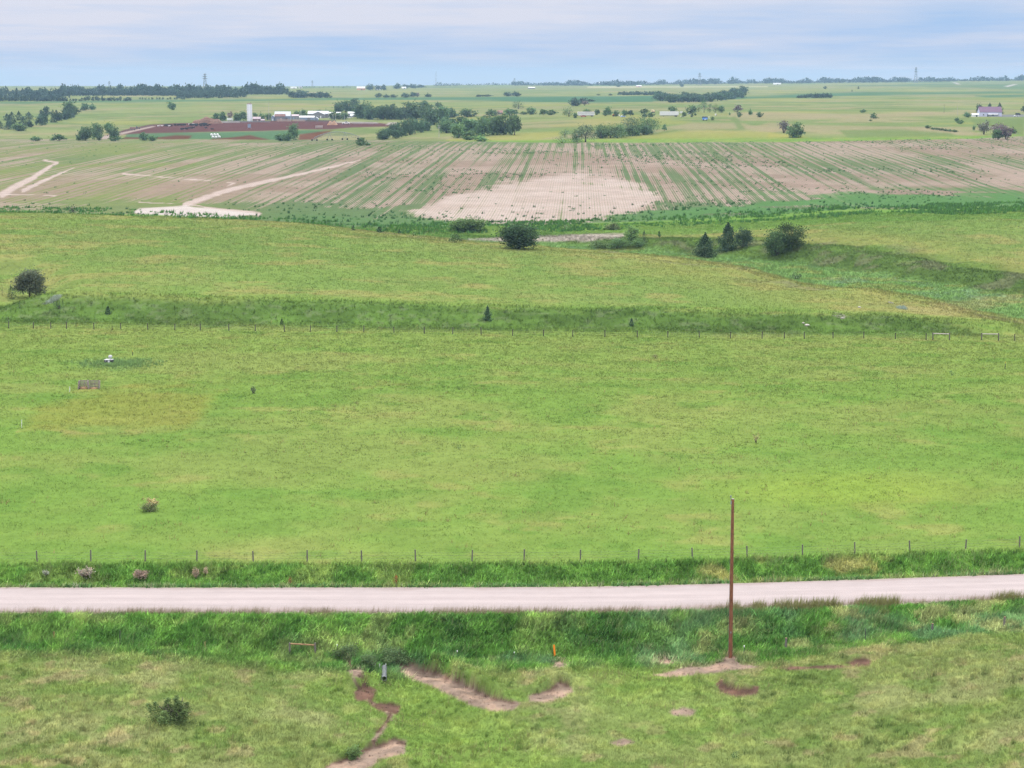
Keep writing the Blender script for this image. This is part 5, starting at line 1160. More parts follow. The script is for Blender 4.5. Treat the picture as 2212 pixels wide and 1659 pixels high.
# pallet bin
p = at(88.3, 389.3); PAL = solid('pallet_wood', (0.30, 0.25, 0.23), 0.22, 5, 0.9, stretch=(1, 3, 3)); SOILM = solid('compost', (0.33, 0.21, 0.12), 0.25, 3, 1.0)
s_ = pxm(p); W_ = 20.6 / s_; hb_ = 1.12
r_ = thing('pallet_bin', 'open two bay bin of grey pallets standing on the meadow', 'pallet bin', p, R(3))
def pallet(M, w_, name='pallet_panel'):
    mb = MB()
    for k in range(6): mb.box((0, -.045, .1 + k * .19), (w_, .025, .125), M)
    for k in range(6): mb.box((0, .06, .1 + k * .19), (w_, .025, .1), M)
    for q in (-1, 0, 1): mb.box((q * (w_ / 2 - .05), .008, .56), (.05, .075, 1.12), M)
    return mb.build(name, PAL, r_)
wb_ = W_ / 2 - 0.1
pallet(Matrix.Translation((-W_ / 4, 1.25, 0)) @ Matrix.Rotation(R(-4), 4, 'X'), wb_); pallet(Matrix.Translation((W_ / 4, 1.28, -.04)) @ Matrix.Rotation(R(-3), 4, 'X'), wb_)
for q, tl in ((-W_ / 2 + .02, 4), (0.02, -9), (W_ / 2 - .02, 3)):
    pallet(Matrix.Translation((q, .6, 0)) @ Matrix.Rotation(R(90), 4, 'Z') @ Matrix.Rotation(R(tl), 4, 'X'), 1.15)
MB().blob((-W_ / 4, .65, .0), (wb_ * .46, .5, .28), 3, 12, 7, .2).build('compost_heap', SOILM, r_, smooth=True); MB().blob((W_ / 4, .65, 0), (wb_ * .46, .5, .2), 4, 12, 7, .2).build('compost_heap', SOILM, r_, smooth=True)

# pale stones on the creek side
STONE = solid('pale_stone', (0.55, 0.5, 0.46), 0.15, 3, 0.9)
for px_, row_, w_, l, sd_ in ((859.3, 307.8, 3.2, 'small white stone on the open slope above the creek', 1), (807, 326, 4.5, 'largest pale boulder at the end of the grass bank', 2), (803.2, 323.4, 2.6, 'smaller pale stone just behind the large boulder', 3), (842, 318.5, 2.8, 'pale stone on the white rubble streak', 4)):
    p = at(px_, row_); w2 = w_ / pxm(p) / 2
    tag(MB().blob((0, 0, w2 * .3), (w2, w2 * .8, w2 * .6), sd_, 11, 7, .22).build('stone', STONE, None, p), l, 'stone', 'pale stones by the bank')
# white flowers and pale scrub streaks
Vs = []
for pts, n_, hh_, cc_ in (([(43, 305), (49, 299), (55, 296), (61, 295.5), (59, 299), (52, 303)], 260, .4, (190, 206, 186)), ([(896, 309.5), (898, 306.5), (905, 307), (906, 310)], 130, .5, (176, 196, 176)), ([(827, 313), (836, 313), (844, 314.5), (846, 318.5), (838, 318), (833, 315.5)], 110, .2, (222, 214, 200)), ([(887, 300.5), (893, 303), (890, 303.4)], 90, .2, (214, 210, 200)), ([(866, 274), (900, 277), (940, 285), (930, 288), (890, 280)], 90, .4, (170, 200, 150))):
    bx = np.array([tuple(at(*q)[:2]) for q in pts]); lo_ = bx.min(0); hi_ = bx.max(0)
    X_ = rng.uniform(lo_[0], hi_[0], n_ * 6); Y_ = rng.uniform(lo_[1], hi_[1], n_ * 6); k = (poly_sd(X_, Y_, [tuple(q) for q in bx]) > 0) & (fbm(X_, Y_, 2.5, 201, 2) > .44)
    X_, Y_ = X_[k][:n_], Y_[k][:n_]; Vs.append(blades(X_, Y_, hh_, 0.09, 5, np.tile(alb(*cc_), (len(X_), 1)), .5, .2, .2, gain=1.7))
grass_obj('white_flowers', Vs, 'patches of white flowers and silvery scrub on the banks', 'flowers')
# leafy weeds at the road's far edge, and blue green weeds round the well
X_ = rng.uniform(-66, 72, 3700); d_ = rng.normal(5.1, .3, 3700); k = fbm(X_, X_ * 0, 3.2, 211, 3) > .47; X_, d_ = X_[k], d_[k]
Vw = [blades(X_, road_c(X_) + d_, .38, .16, 6, np.tile(alb(118, 168, 96), (len(X_), 1)), .7, .18, .25, gain=1.6)]
a_ = rng.uniform(0, 6.28, 500); r2 = np.abs(rng.normal(0, 2.6, 500)) + .6; X_ = WELL[0] + np.cos(a_) * r2 * 1.25 + 1.2; Y_ = WELL[1] + np.sin(a_) * r2
Vw.append(blades(X_, Y_, .42, .16, 5, np.tile(alb(138, 176, 106), (len(X_), 1)), .6, .2, .25, gain=1.7))
grass_obj('leafy_weeds', Vw, 'low leafy weeds along the road edge and round the well box', 'weeds')

# ------------------------------------------------------------------ farm beyond the field
def mat2(n, c, v=.1, s=1.2, r=.7, **k): return solid(n, c, v, s, r, **k)
M_ = dict(pale=mat2('pale_roof', (.55, .58, .62), .1, .6, .5), rustroof=mat2('rust_roof', (.26, .15, .13), .22, .8, .8, stretch=(2, .3, 1)), blue=mat2('blue_wall', (.22, .27, .36), .1, .8), grey=mat2('grey_wall', (.19, .185, .2), .12, .8), white=mat2('white_wall', (.68, .68, .68), .05, .5), board=mat2('tan_boards', (.42, .32, .27), .2, 1.5, .9, stretch=(.3, 1, 4)), purple=mat2('purple_roof', (.17, .095, .155), .07, .4, .5), lav=mat2('lavender_siding', (.5, .5, .66), .05, .5), brown=mat2('brown_wall', (.2, .14, .13), .2, .9), pinkroof=mat2('pink_roof', (.45, .36, .38), .15, .7), orange=mat2('orange_front', (.6, .3, .14), .15, .6), red=mat2('red_paint', (.42, .07, .07), .1, 1), bluecar=mat2('blue_paint', (.30, .42, .72), .06, 1, .3), bright=mat2('bright_blue', (.12, .32, .8), .06, 1, .35), cream=mat2('cream_paint', (.72, .56, .36), .08, 1), black=mat2('black_hide', (.018, .018, .02), .25, 2, .9), mound=mat2('brown_heap', (.22, .125, .09), .28, .5, 1), spoil=mat2('orange_heap', (.42, .26, .17), .2, .5, 1), silo=mat2('silo_metal', (.78, .8, .84), .05, .35, .5))

def building(name, label, cat, pl, pr, top, eave, base, depth, wall, roof, Y=None, rz=0, gable_front=False, door=None, windows=(), chimney=False, group=None, over=0.35):
    p = at((pl + pr) / 2, base, Y); s = pxm(p); w = (pr - pl) / s; he = (base - eave) / s; ht = (base - top) / s
    root = thing(name, label, cat, p + Vector((0, depth / 2, 0)), R(rz), group)
    x, y = w / 2, depth / 2
    if gable_front:
        MB().prism([(-x, -.5), (x, -.5), (x, he), (0, ht), (-x, he)], -y, y, 'y').build('wall', wall, root)
        mb = MB(); sl_ = (ht - he) / x; t = .15
        for sg in (-1, 1): mb.prism([(0, ht + .02), (sg * (x + over), he - over * sl_ + .02), (sg * (x + over), he - over * sl_ + t + .02), (0, ht + t + .02)], -y - over, y + over, 'y')
    else:
        MB().prism([(-y, -.5), (y, -.5), (y, he), (0, ht), (-y, he)], -x, x, 'x').build('wall', wall, root)
        mb = MB(); sl_ = (ht - he) / y; t = .15
        for sg in (-1, 1): mb.prism([(0, ht + .02), (sg * (y + over), he - over * sl_ + .02), (sg * (y + over), he - over * sl_ + t + .02), (0, ht + t + .02)], -x - over, x + over, 'x')
    rf = mb.build('roof', roof, root)
    if chimney: MB().box((x * .3, y * .3, ht + .5), (.6, .6, 1.4)).build('chimney', M_['brown'], rf)
    if door:
        dx, dw, dh, dm = door; dr = MB().box((dx, -y - .04, dh / 2), (dw, .08, dh)).build('door', dm, root); MB().box((dx + dw * .38, -y - .1, dh * .5), (.08, .08, .2)).build('handle', STEEL, dr)
    for wx, wz, ww, wh in windows:
        f = MB()
        for q in (-1, 1): f.box((wx + q * (ww / 2), -y - .03, wz), (.12, .09, wh + .12)).box((wx, -y - .03, wz + q * (wh / 2)), (ww - .12, .09, .12))
        fr_ = f.build('window', M_['white'], root); MB().box((wx, -y - .02, wz), (ww - .12, .05, wh - .12)).build('pane', GLASS, fr_)
    return root

# silo
p = at(249.7, 121.4); h = height_to(p, 104.2); rs = 2.55
r_ = thing('silo', 'tall pale metal silo rising behind the brown cattle lot', 'silo', p)
prof = [(rs * .95, -.5), (rs, 0.2)]
for k in range(9): z = h * (k + 1) / 9; prof += [(rs, z - .35), (rs + .09, z - .3), (rs + .09, z - .05), (rs, z)]
MB().lathe(prof, 28).build('shell', M_['silo'], r_)
MB().lathe([(rs + .12, h), (rs * .7, h + .7), (.4, h + 1.1), (.3, h + 1.25)], 28).build('dome', M_['brown'], r_)
MB().box((rs * .7, -rs * .75, h * .5), (.7, .5, h)).build('chute', M_['pale'], r_); mb = MB()
for k in range(24): mb.box((-rs * .6, -rs * .86, h * (k + .5) / 24), (.5, .06, .06))
mb.box((-rs * .6 - .27, -rs * .86, h / 2), (.05, .07, h)).box((-rs * .6 + .27, -rs * .86, h / 2), (.05, .07, h)).build('ladder', GALV, r_)
MB().tube((rs * .5, 0, h + .4), (rs * .5, 0, h + 2.2), .12).box((rs * .5, 0, h + 1.4), (1.4, .9, .15)).build('fill_platform', M_['brown'], r_)
# heaps
def heap(name, label, pl, pr, top, base, mat, dk=.5, seed=1):
    p = at((pl + pr) / 2, base); s = pxm(p); w = (pr - pl) / s; h = (base - top) / s
    n_ = 34; g = random.Random(seed); vs, fs = [], []
    for j in range(9):
        for i in range(n_):
            u = 2 * i / (n_ - 1) - 1; v_ = 2 * j / 8 - 1; e_ = max(0, 1 - abs(u) ** 2.6) * max(0, 1 - v_ * v_); vs.append((u * w / 2, v_ * w * dk / 2 + w * dk / 2, e_ ** .7 * h * (1 + .18 * math.sin(u * 7 + seed) + g.uniform(-.1, .1)) - .15))
    fs = [(j * n_ + i, j * n_ + i + 1, (j + 1) * n_ + i + 1, (j + 1) * n_ + i) for j in range(8) for i in range(n_ - 1)]
    mb = MB(); mb.v = vs; mb.f = fs; o_ = mb.build(name, mat, None, p); return tag(o_, label, 'heap')
heap('silage_heap', 'big brown heap of feed behind the black cattle', 191, 222, 117.8, 123.8, M_['mound'], .35, 2)
heap('soil_heap', 'orange spoil heap at the right end of the cattle pens', 327, 337.5, 121.2, 125, M_['spoil'], .5, 5)
# bunker wall, white box, sheds
p = at(228, 122.8); s = pxm(p); r_ = thing('bunker_wall', 'long low pale concrete wall beside the brown heap', 'wall', p)
MB().box((0, 0, .5), (24 / s, .4, 2.2)).build('wall_panel', CONC, r_); mb = MB()
for k in range(7): mb.box(((k - 3) * 3.6 / s, -.3, .4), (.4, .3, 1.9))
mb.build('buttresses', CONC, r_)
p = at(229.9, 121.2); s = pxm(p); r_ = thing('feed_trailer', 'plain white box trailer parked by the concrete wall', 'trailer', p)
MB().box((0, 1.3, 1.95), (5.8 / s, 2.5, 2.1)).build('box', M_['white'], r_); [MB().tube((q, .1, .45), (q, .4, .45), .45, .45, 14).build('wheel', DARK, r_) for q in (-1, 1.1)]; MB().box((0, 1.3, .8), (5.6 / s, 1.8, .18)).build('chassis', STEEL, r_)
building('shed', 'low brown shed with pinkish roof right of the silo', 'shed', 252.8, 260.3, 117, 118.8, 121.6, 5, M_['brown'], M_['pinkroof'], door=(1, 1.4, 2, M_['board']))
building('shed', 'tiny lavender roofed hut between the silo and the light pole', 'shed', 261, 264.4, 119.3, 120.2, 121.6, 3, M_['grey'], M_['pinkroof'], door=(.2, .8, 1.2, M_['board']))
building('barn', 'large barn with pale metal roof behind the tan board pens', 'barn', 274.6, 290.2, 111.8, 116, 120.6, 10, M_['blue'], M_['pale'], door=(4.5, 2.6, 2.8, M_['grey']), windows=((-2, 2.2, 1.2, 1),))
building('lean_to', 'rust brown roofed porch shed against the pale roofed barn', 'shed', 275, 285, 114.2, 116.2, 120.8, 4, M_['grey'], M_['rustroof'], Y=at(282, 120.6).y - 4.6, door=(1, 2, 2.4, M_['board']))
building('lean_to', 'narrow blue shed at the left end of the barn', 'shed', 271.3, 274.4, 115.5, 117, 120.8, 7, M_['blue'], M_['pale'], gable_front=True, door=(0, 1.2, 2, M_['white']))
building('barn_wing', 'low grey wing at the right end of the barn', 'barn', 290.6, 298.6, 114.6, 116, 119.6, 7, M_['grey'], M_['pinkroof'], door=(-1, 1.6, 2.2, M_['blue']), windows=((2, 1.7, 1, .8),))
building('shed', 'low blue machine shed with white roof before the gable house', 'shed', 299.6, 314, 116, 117.4, 120.4, 7, M_['blue'], M_['white'], door=(2, 3, 2.4, M_['grey']))
building('lean_to', 'blue slant roofed end bay of the low machine shed', 'shed', 314.2, 318, 117.2, 118.6, 120.6, 6, M_['blue'], M_['pale'], gable_front=True, door=(0, 1.5, 1.7, M_['grey']))
building('house', 'long pale roofed back of the grey gable house', 'house', 308, 328, 111.3, 113.8, 118, 8, M_['grey'], M_['pale'], Y=at(318, 118).y + 6.2, chimney=True)
building('house', 'grey gable fronted house with a white door', 'house', 311.6, 324.6, 111.7, 114.6, 118.2, 6, M_['grey'], M_['pale'], gable_front=True, door=(2.6, 1.2, 2.4, M_['white']), windows=((-2.6, 1.8, 1, 1.2), (-.2, 1.8, 1, 1.2)))
building('shed', 'white shed showing left behind the dark bushes', 'shed', 328.6, 332.8, 112.3, 113.2, 118, 5, M_['white'], M_['white'], door=(.5, 1.2, 2, M_['grey']))
building('shed', 'small white shed showing right behind the dark bushes', 'shed', 336.6, 340.4, 112.3, 113.2, 117.6, 5, M_['white'], M_['white'], Y=at(338, 118).y + 18, door=(0, 1, 2, M_['grey']))
building('house', 'farm house with light blue roof behind the parked van', 'house', 348, 355, 111.8, 113.2, 116.5, 7, M_['grey'], M_['pale'], Y=at(351, 117).y + 14, windows=((1, 1.6, 1, 1),), chimney=True)
building('shed', 'low pale roofed porch in front of the blue roofed farm house', 'shed', 350.4, 355.8, 114.2, 115.8, 117.2, 5, M_['grey'], M_['pale'], windows=((-1, .8, .9, .7),))
building('house', 'brown roofed house among the bushes behind the valley grove', 'house', 497.5, 502.5, 110.5, 112.5, 114.5, 7, M_['brown'], M_['rustroof'], windows=((0, 1.2, 1, 1),))
# board pens
def pen(label, pl, pr, row, h, mat, bays, Y=None, name='pen_fence'):
    a, b = at(pl, row, Y), at(pr, row, Y); root = thing(name, label, 'fence', a); d = b - a
    mb = MB()
    ang_ = Matrix.Rotation(math.atan2(d.y, d.x), 4, 'Z'); ln = math.hypot(d.x, d.y)
    for k in range(4): mb.box((ln / 2, -.1, h * (.18 + k * .25)), (ln, .05, h * .15), ang_)
    mb.build('rails', mat, root)
    for k in range(bays + 1): t = k / bays; MB().box((0, 0, h / 2), (.18, .14, h + .3), Matrix.Translation((d.x * t, d.y * t, d.z * t)) @ ang_).build('post', mat, root)
    return root
pen('tan board pen in front of the pale roofed barn', 277, 291, 121.6, 2.4, M_['board'], 9)
pen('tan board pen in front of the barn wing and blue shed', 292.5, 305, 121.5, 2.0, M_['board'], 8)
pen('grey pipe fence along the top of the lot left of the barn', 232, 270, 122.3, 1.5, GALV, 14)
pen('grey pipe fence along the top of the lot right of the sheds', 306, 336, 121.6, 1.5, POST, 12)
pen('pale pipe fence along the road right of the parked pickup', 352, 378, 123.8, 1.4, CONC, 10)
pen('weathered lane fence climbing from the bend to the cattle', 119, 152, 130.5, 1.4, POST, 10) if False else None
a0, a1 = at(118, 133.5), at(153, 126); r_ = thing('lane_fence', 'weathered wooden lane fence from the bend up to the cattle', 'fence', a0)
for k in range(17):
    q = a0.lerp(a1, k / 16); q.z = float(ground_z(np.array([q.x]), np.array([q.y]))[0]); link('post', post_mesh(.14, 1.5, k % 5), r_, q - a0)
mb = MB()
for k in range(16):
    q0 = a0.lerp(a1, k / 16); q1 = a0.lerp(a1, (k + 1) / 16)
    for zz_ in (.6, 1.2):
        v0 = Vector((q0.x, q0.y, float(ground_z(np.array([q0.x]), np.array([q0.y]))[0]) + zz_)) - a0; v1 = Vector((q1.x, q1.y, float(ground_z(np.array([q1.x]), np.array([q1.y]))[0]) + zz_)) - a0; mb.tube(v0, v1, .07, n=5)
mb.build('rails', POST, r_)
# poles
def pole(px, base, top, label, mat=None, arm=False, group=None, Y=None, name='utility_pole', r=.16, lamp=False):
    p = at(px, base, Y); h = height_to(p, top); root = thing(name, label, 'pole', p, group=group); mat = mat or CONC
    MB().path([(0, 0, -.4), (0, 0, h * .5), (0, 0, h)], [r * 1.2, r, r * .75], 8).build('shaft', mat, root)
    if arm:
        MB().box((0, -.15, h - .5), (2.6, .14, .16)).build('crossarm', mat, root)
        for q in (-.55, .55): MB().lathe([(.25, 0), (.3, .1), (.3, .9), (.22, 1.0)], 12, (q, -.35, h - 2.6)).build('transformer', GALV, root)
        for q in (-1.1, 0, 1.1): MB().lathe([(.05, 0), (.09, .08), (.04, .22)], 8, (q, -.15, h - .42)).build('insulator', GALV, root)
    if lamp: MB().box((.5, 0, h), (1.1, .35, .18)).build('lamp_head', GALV, root)
    return root
pole(268.9, 122.2, 102.3, 'tall pale light pole in front of the barn yard', lamp=True, name='light_pole')
pole(301, 117.5, 110, 'white pole between the barn wing and the gable house', M_['white'])
pole(333, 120.6, 114, 'pale pole left of the dark yard bushes', group='poles by the yard bushes'); pole(335.6, 120.8, 114, 'pale pole second from the left at the yard bushes', group='poles by the yard bushes'); pole(344.6, 120.6, 115, 'pale pole right of the dark yard bushes', group='poles by the yard bushes')
pole(439, 137.2, 124.8, 'utility pole with crossarm and two transformers on the grassy rise', CONC, True)
pole(448.7, 123.2, 114, 'plain pole beside the white parked car', POST)
pole(329, 117, 109.6, 'thin dark pole behind the white shed', POST)
pole(957.2, 115.2, 104.8, 'pale utility pole left of the purple roofed house', CONC); pole(944, 113.2, 104.3, 'faint thin pole farther left of the purple roofed house', POST)
# vehicles
def car(px, base, length, label, paint, kind='car', rz=0, name=None, cat=None, top=None):
    p = at(px, base); L_ = length; root = thing(name or ('pickup_truck' if kind == 'pickup' else 'van' if kind == 'van' else 'parked_car'), label, cat or {'pickup': 'truck', 'van': 'van'}.get(kind, 'car'), p, R(rz)); k = L_ / 4.6; wd = 1.75 * k
    pr_ = {'car': [(-2.3, .35), (2.3, .35), (2.3, .75), (1.4, .9), (.9, 1.42), (-1.1, 1.45), (-1.9, .95), (-2.3, .9)], 'pickup': [(-2.3, .45), (2.3, .45), (2.3, .95), (1.2, 1.05), (.7, 1.7), (-.5, 1.7), (-.6, 1.05), (-2.3, 1.05)], 'van': [(-2.3, .35), (2.3, .35), (2.3, .9), (1.7, 1.05), (1.1, 1.8), (-2.2, 1.8), (-2.3, 1.0)]}[kind]
    MB().prism([(a * k, b * k) for a, b in pr_], -wd / 2, wd / 2).build('body', paint, root)
    wp = {'car': [(1.25, .93), (.82, 1.36), (-1.0, 1.38), (-1.65, .97)], 'pickup': [(1.05, 1.1), (.64, 1.63), (-.42, 1.63), (-.48, 1.1)], 'van': [(1.5, 1.08), (1.0, 1.7), (-1.9, 1.7), (-1.9, 1.1)]}[kind]
    for sg in (-1, 1): MB().prism([(a * k, b * k) for a, b in wp], sg * (wd / 2 + .004), sg * (wd / 2 + .02)).build('side_window', GLASS, root)
    for a in (-1.45, 1.45):
        for sg in (-1, 1):
            w_ = MB().tube((a * k, sg * (wd / 2 - .1), .34 * k), (a * k, sg * (wd / 2 + .06), .34 * k), .34 * k, .34 * k, 14).build('wheel', DARK, root); MB().tube((a * k, sg * (wd / 2 + .06), .34 * k), (a * k, sg * (wd / 2 + .08), .34 * k), .18 * k, .18 * k, 10).build('rim', GALV, w_)
    for sg in (-1, 1): MB().box((2.3 * k, sg * wd * .33, .72 * k), (.05, .3 * k, .15 * k)).build('headlight', M_['white'], root)
    return root
car(346, 124.3, 7.2, 'white pickup with a red load parked on the lot road', M_['white'], 'pickup', 4); p = at(345, 124.3)
car(349.6, 118.2, 5.2, 'dark van with white side parked before the farm house', M_['white'], 'van', 10)
car(453.5, 123, 6, 'white car half hidden by trees near the plain pole', M_['white'], 'car', 15); car(623, 117.2, 4.6, 'light blue car standing in the trailer yard', M_['bluecar'], 'car', 25); car(583.6, 117, 5.2, 'red car parked against the stock trailer', M_['red'], 'car', 5)
car(682.6, 117, 3.2, 'small white car at the right end of the long white trailer', M_['white'], 'car', 0); car(689.3, 114.4, 3.4, 'grey car in the grass behind the dark shrubs', GALV, 'car', 10); car(1016.2, 116.6, 4.4, 'white car parked on the drive right of the purple roofed house', M_['white'], 'car', 3); car(1018, 115, 4.6, 'dark car behind the white one on the drive', M_['black'], 'van', 3)
def trailer(pl, pr, top, base, label, slots, wall):
    p = at((pl + pr) / 2, base); s = pxm(p); w = (pr - pl) / s; h = (base - top) / s; root = thing('semi_trailer', label, 'trailer', p, R(2)); f = h * .26
    MB().box((0, 1.25, f + (h - f) / 2), (w, 2.5, h - f)).build('box', wall, root); MB().box((0, 1.25, f - .16), (w * .96, 1.2, .3)).build('chassis', STEEL, root)
    mb = MB()
    if slots:
        for k in range(26):
            for j in range(4): mb.box(((k - 12.5) * w / 27, -.012, f + (h - f) * (.3 + j * .17)), (w / 27 * .55, .02, (h - f) * .06))
        mb.build('vent_slots', GLASS, root)
    else:
        for k in range(18): mb.box(((k - 8.5) * w / 18, -.02, f + (h - f) / 2), (.08, .05, (h - f) * .95))
        mb.build('ribs', wall, root)
    MB().box((0, -.03, h - .12), (w + .05, .06, .2)).build('top_rail', M_['pinkroof'] if slots else wall, root)
    for q in (w * .32, w * .39):
        for y_ in (.05, 2.15): MB().tube((q, y_, .52), (q, y_ + .3, .52), .52, .52, 16).build('wheel', DARK, root)
    for y_ in (.3, 2.2): MB().box((-w * .3, y_, f / 2 - .1), (.18, .18, f + .1)).build('landing_leg', STEEL, root)
    MB().box((w / 2 + .02, 1.25, f + (h - f) / 2), (.06, 2.3, (h - f) * .94)).build('rear_door', STEEL if not slots else wall, root)
    return root
trailer(577.7, 594.5, 111.7, 116.6, 'grey stock trailer with rows of slots in its side', True, M_['white']); trailer(659.8, 678.7, 111.4, 116.7, 'long plain white semi trailer right of the cream truck', False, M_['white'])
# farm machines
def wheels(root, lst, r, wdt=.35):
    for x_, y_ in lst: w_ = MB().tube((x_, y_ - wdt / 2, r), (x_, y_ + wdt / 2, r), r, r, 16).build('wheel', DARK, root); MB().tube((x_, y_ - wdt / 2 - .02, r), (x_, y_ + wdt / 2 + .02, r), r * .5, r * .5, 10).build('rim', GALV, w_)
p = at(614.2, 116.4); r_ = thing('tractor', 'small orange tractor among the dark yard bushes', 'tractor', p, R(20)); MB().prism([(-.2, .7), (1.5, .7), (1.6, 1.2), (1.4, 1.5), (-.2, 1.6)], -.4, .4).build('hood', ORANGE, r_); MB().prism([(-1.1, .6), (-.2, .6), (-.2, 2.2), (-1, 2.2)], -.55, .55).build('cab', ORANGE, r_); MB().box((-.6, 0, 2.28), (1.2, 1.3, .12)).build('cab_roof', ORANGE, r_); wheels(r_, [(-.7, -.8), (-.7, .8)], .75); wheels(r_, [(1.2, -.6), (1.2, .6)], .42)
p = at(618.8, 116); r_ = thing('water_tank', 'small white tank left of the light blue car', 'tank', p); MB().lathe([(.55, 0), (.6, .1), (.6, 1.2), (.45, 1.45), (.15, 1.55)], 16).build('tank', M_['white'], r_, smooth=True); MB().lathe([(.15, 1.55), (.16, 1.68)], 10).build('lid', DARK, r_)
p = at(652.9, 112.9); r_ = thing('box_truck', 'cream box truck with dark chassis left of the white trailer', 'truck', p, R(70)); MB().box((-.6, 0, 2.1), (3.6, 2.4, 1.7)).build('box', M_['cream'], r_); MB().prism([(1.3, .7), (2.9, .7), (2.9, 1.4), (2.4, 1.6), (2.0, 2.4), (1.3, 2.4)], -1, 1).build('cab', M_['red'], r_); MB().box((.2, 0, .85), (5, 1.1, .3)).build('chassis', STEEL, r_); wheels(r_, [(-1.5, -1), (-1.5, 1), (2, -1), (2, 1)], .5)
p = at(705.2, 120.6); s = pxm(p); r_ = thing('grain_truck', 'bright blue truck with dark top facing the camera', 'truck', p, R(0))
MB().prism([(-1.9, .7), (1.9, .7), (2.1, 2.2), (-2.1, 2.2)], 1.2, 6).build('bed', M_['bright'], r_); MB().box((0, 3.6, 2.75), (4.1, 4.6, 1.0)).build('tarp', DARK, r_); MB().prism([(-1.5, .8), (1.5, .8), (1.5, 2.1), (1.2, 2.7), (-1.2, 2.7), (-1.5, 2.1)], -.2, 1.15).build('cab', M_['bright'], r_); MB().prism([(-1.05, .8), (1.05, .8), (1.0, 1.75), (-1.0, 1.75)], -1.6, -.2).build('hood', M_['bright'], r_); MB().box((0, -.24, 2.2), (2.1, .06, .6)).build('windshield', GLASS, r_); MB().box((0, -1.64, 1.2), (1.3, .06, .6)).build('grille', WHITE, r_); MB().box((0, -1.7, .72), (2.6, .14, .25)).build('bumper', GALV, r_)
for q in (-1.25, 1.25): MB().tube((q * .62, -1.66, 1.5), (q * .62, -1.62, 1.5), .16, .16, 10).build('headlight', WHITE, r_); MB().tube((q - .15, -.9, .55), (q + .15, -.9, .55), .55, .55, 14).build('wheel', DARK, r_); MB().tube((q - .25, 4.5, .55), (q + .25, 4.5, .55), .55, .55, 14).build('wheel', DARK, r_)
p = at(709, 119); r_ = thing('feed_rack', 'leaning white rack beside the blue truck', 'rack', p); mb = MB(); [mb.tube((q, 0, 0), (q - .6, .3, 2.2), .06) for q in (-.3, .1, .5, .9)]; mb.build('bars', WHITE, r_); MB().tube((-.9, .3, 2.0), (.5, .3, 2.0), .06).build('top_rail', WHITE, r_)
p = at(715.8, 115.4); r_ = thing('calf_hutch', 'small white dome hutch in the grass right of the yard trees', 'hutch', p); MB().lathe([(1.0, 0), (.95, .5), (.7, 1.1), (.3, 1.4), (.05, 1.45)], 16).build('dome', WHITE, r_, smooth=True); MB().box((.4, -.93, .45), (.7, .2, .9)).build('opening', DARK, r_)
p = at(681.2, 113.2); r_ = thing('white_hut', 'tiny white box hut behind the trailer end bush', 'hut', p); MB().box((0, 1, .9), (2.6, 1.6, 1.8)).build('wall', M_['white'], r_); MB().box((0, 1, 1.86), (2.8, 1.8, .12)).build('roof', M_['white'], r_)
p = at(132.8, 130.2); r_ = thing('farm_wagon', 'rust brown box wagon standing above the lane fence', 'wagon', p, R(5)); MB().prism([(-2.4, .9), (2.4, .9), (2.6, 2.7), (-2.6, 2.7)], -1.1, 1.1).build('box', M_['rustroof'], r_); MB().box((0, 0, .75), (4.6, .9, .2)).build('chassis', STEEL, r_); wheels(r_, [(-1.6, -1), (-1.6, 1), (1.6, -1), (1.6, 1)], .5); MB().tube((-2.4, 0, .6), (-4, 0, .5), .08).build('drawbar', STEEL, r_)
p = at(137.6, 129); r_ = thing('tractor', 'dark brown old tractor behind the rust wagon', 'tractor', p, R(15)); MB().prism([(-.2, .8), (1.9, .8), (1.9, 1.6), (-.2, 1.7)], -.4, .4).build('hood', M_['brown'], r_); MB().prism([(-1.4, .7), (-.2, .7), (-.2, 2.6), (-1.2, 2.6)], -.7, .7).build('cab', M_['grey'], r_); MB().box((-.75, 0, 2.68), (1.5, 1.6, .14)).build('cab_roof', M_['brown'], r_); wheels(r_, [(-.9, -.95), (-.9, .95)], .85); wheels(r_, [(1.5, -.7), (1.5, .7)], .5)
p = at(319, 128.3); r_ = thing('hay_feeder', 'pale slatted feeder rack standing in the dark lot', 'feeder', p, R(2)); mb = MB()
for k in range(13): mb.box(((k - 6) * .5, 0, 1.2), (.12, .1, 2.2)).box(((k - 6) * .5, 2, 1.2), (.12, .1, 2.2))
mb.build('slats', RAILW, r_); mb = MB(); [mb.box((0, y_, z_), (6.3, .13, .2)) for y_ in (-.12, 2.12) for z_ in (.3, 1.2, 2.3)]; mb.build('rails', RAILW, r_); MB().box((0, 1, .35), (6, 1.8, .3)).build('trough', M_['board'], r_); MB().box((0, 1, 1.0), (5.8, 1.5, .9)).build('hay', M_['board'], r_)
p = at(249.4, 129.3); r_ = thing('lot_panel', 'blue grey sheet panel on two posts in the cattle lot', 'panel', p); MB().box((0, 0, 3), (2.6, .12, 3.2)).build('sheet', M_['blue'], r_); [MB().box((q, .1, 2.3), (.14, .14, 4.8)).build('post', GALV, r_) for q in (-1.4, 1.4)]
bm_ = MB(); bm_.blob((0, 0, .8), (.95, .8, .85), 3, 14, 9, .05); bale = bm_.mesh('bale', M_['white'], True)
for px_, row_, l in ((211.6, 136.0, 'left of the upper three white wrapped bales'), (214.6, 135.9, 'middle of the upper three white wrapped bales'), (217.6, 136.0, 'right of the upper three white wrapped bales'), (213, 138.3, 'lower left white wrapped bale'), (216, 138.4, 'lower middle white wrapped bale'), (219.2, 138.1, 'white wrapped bale at the right end of the pile')):
    o_ = link('wrapped_bale', bale, None, at(px_, row_)); o_.rotation_euler = (0, 0, rnd.uniform(0, 6)); o_.scale = (1.25, 1.25, 1.25); tag(o_, l, 'bale', 'white wrapped bales below the cattle lot')
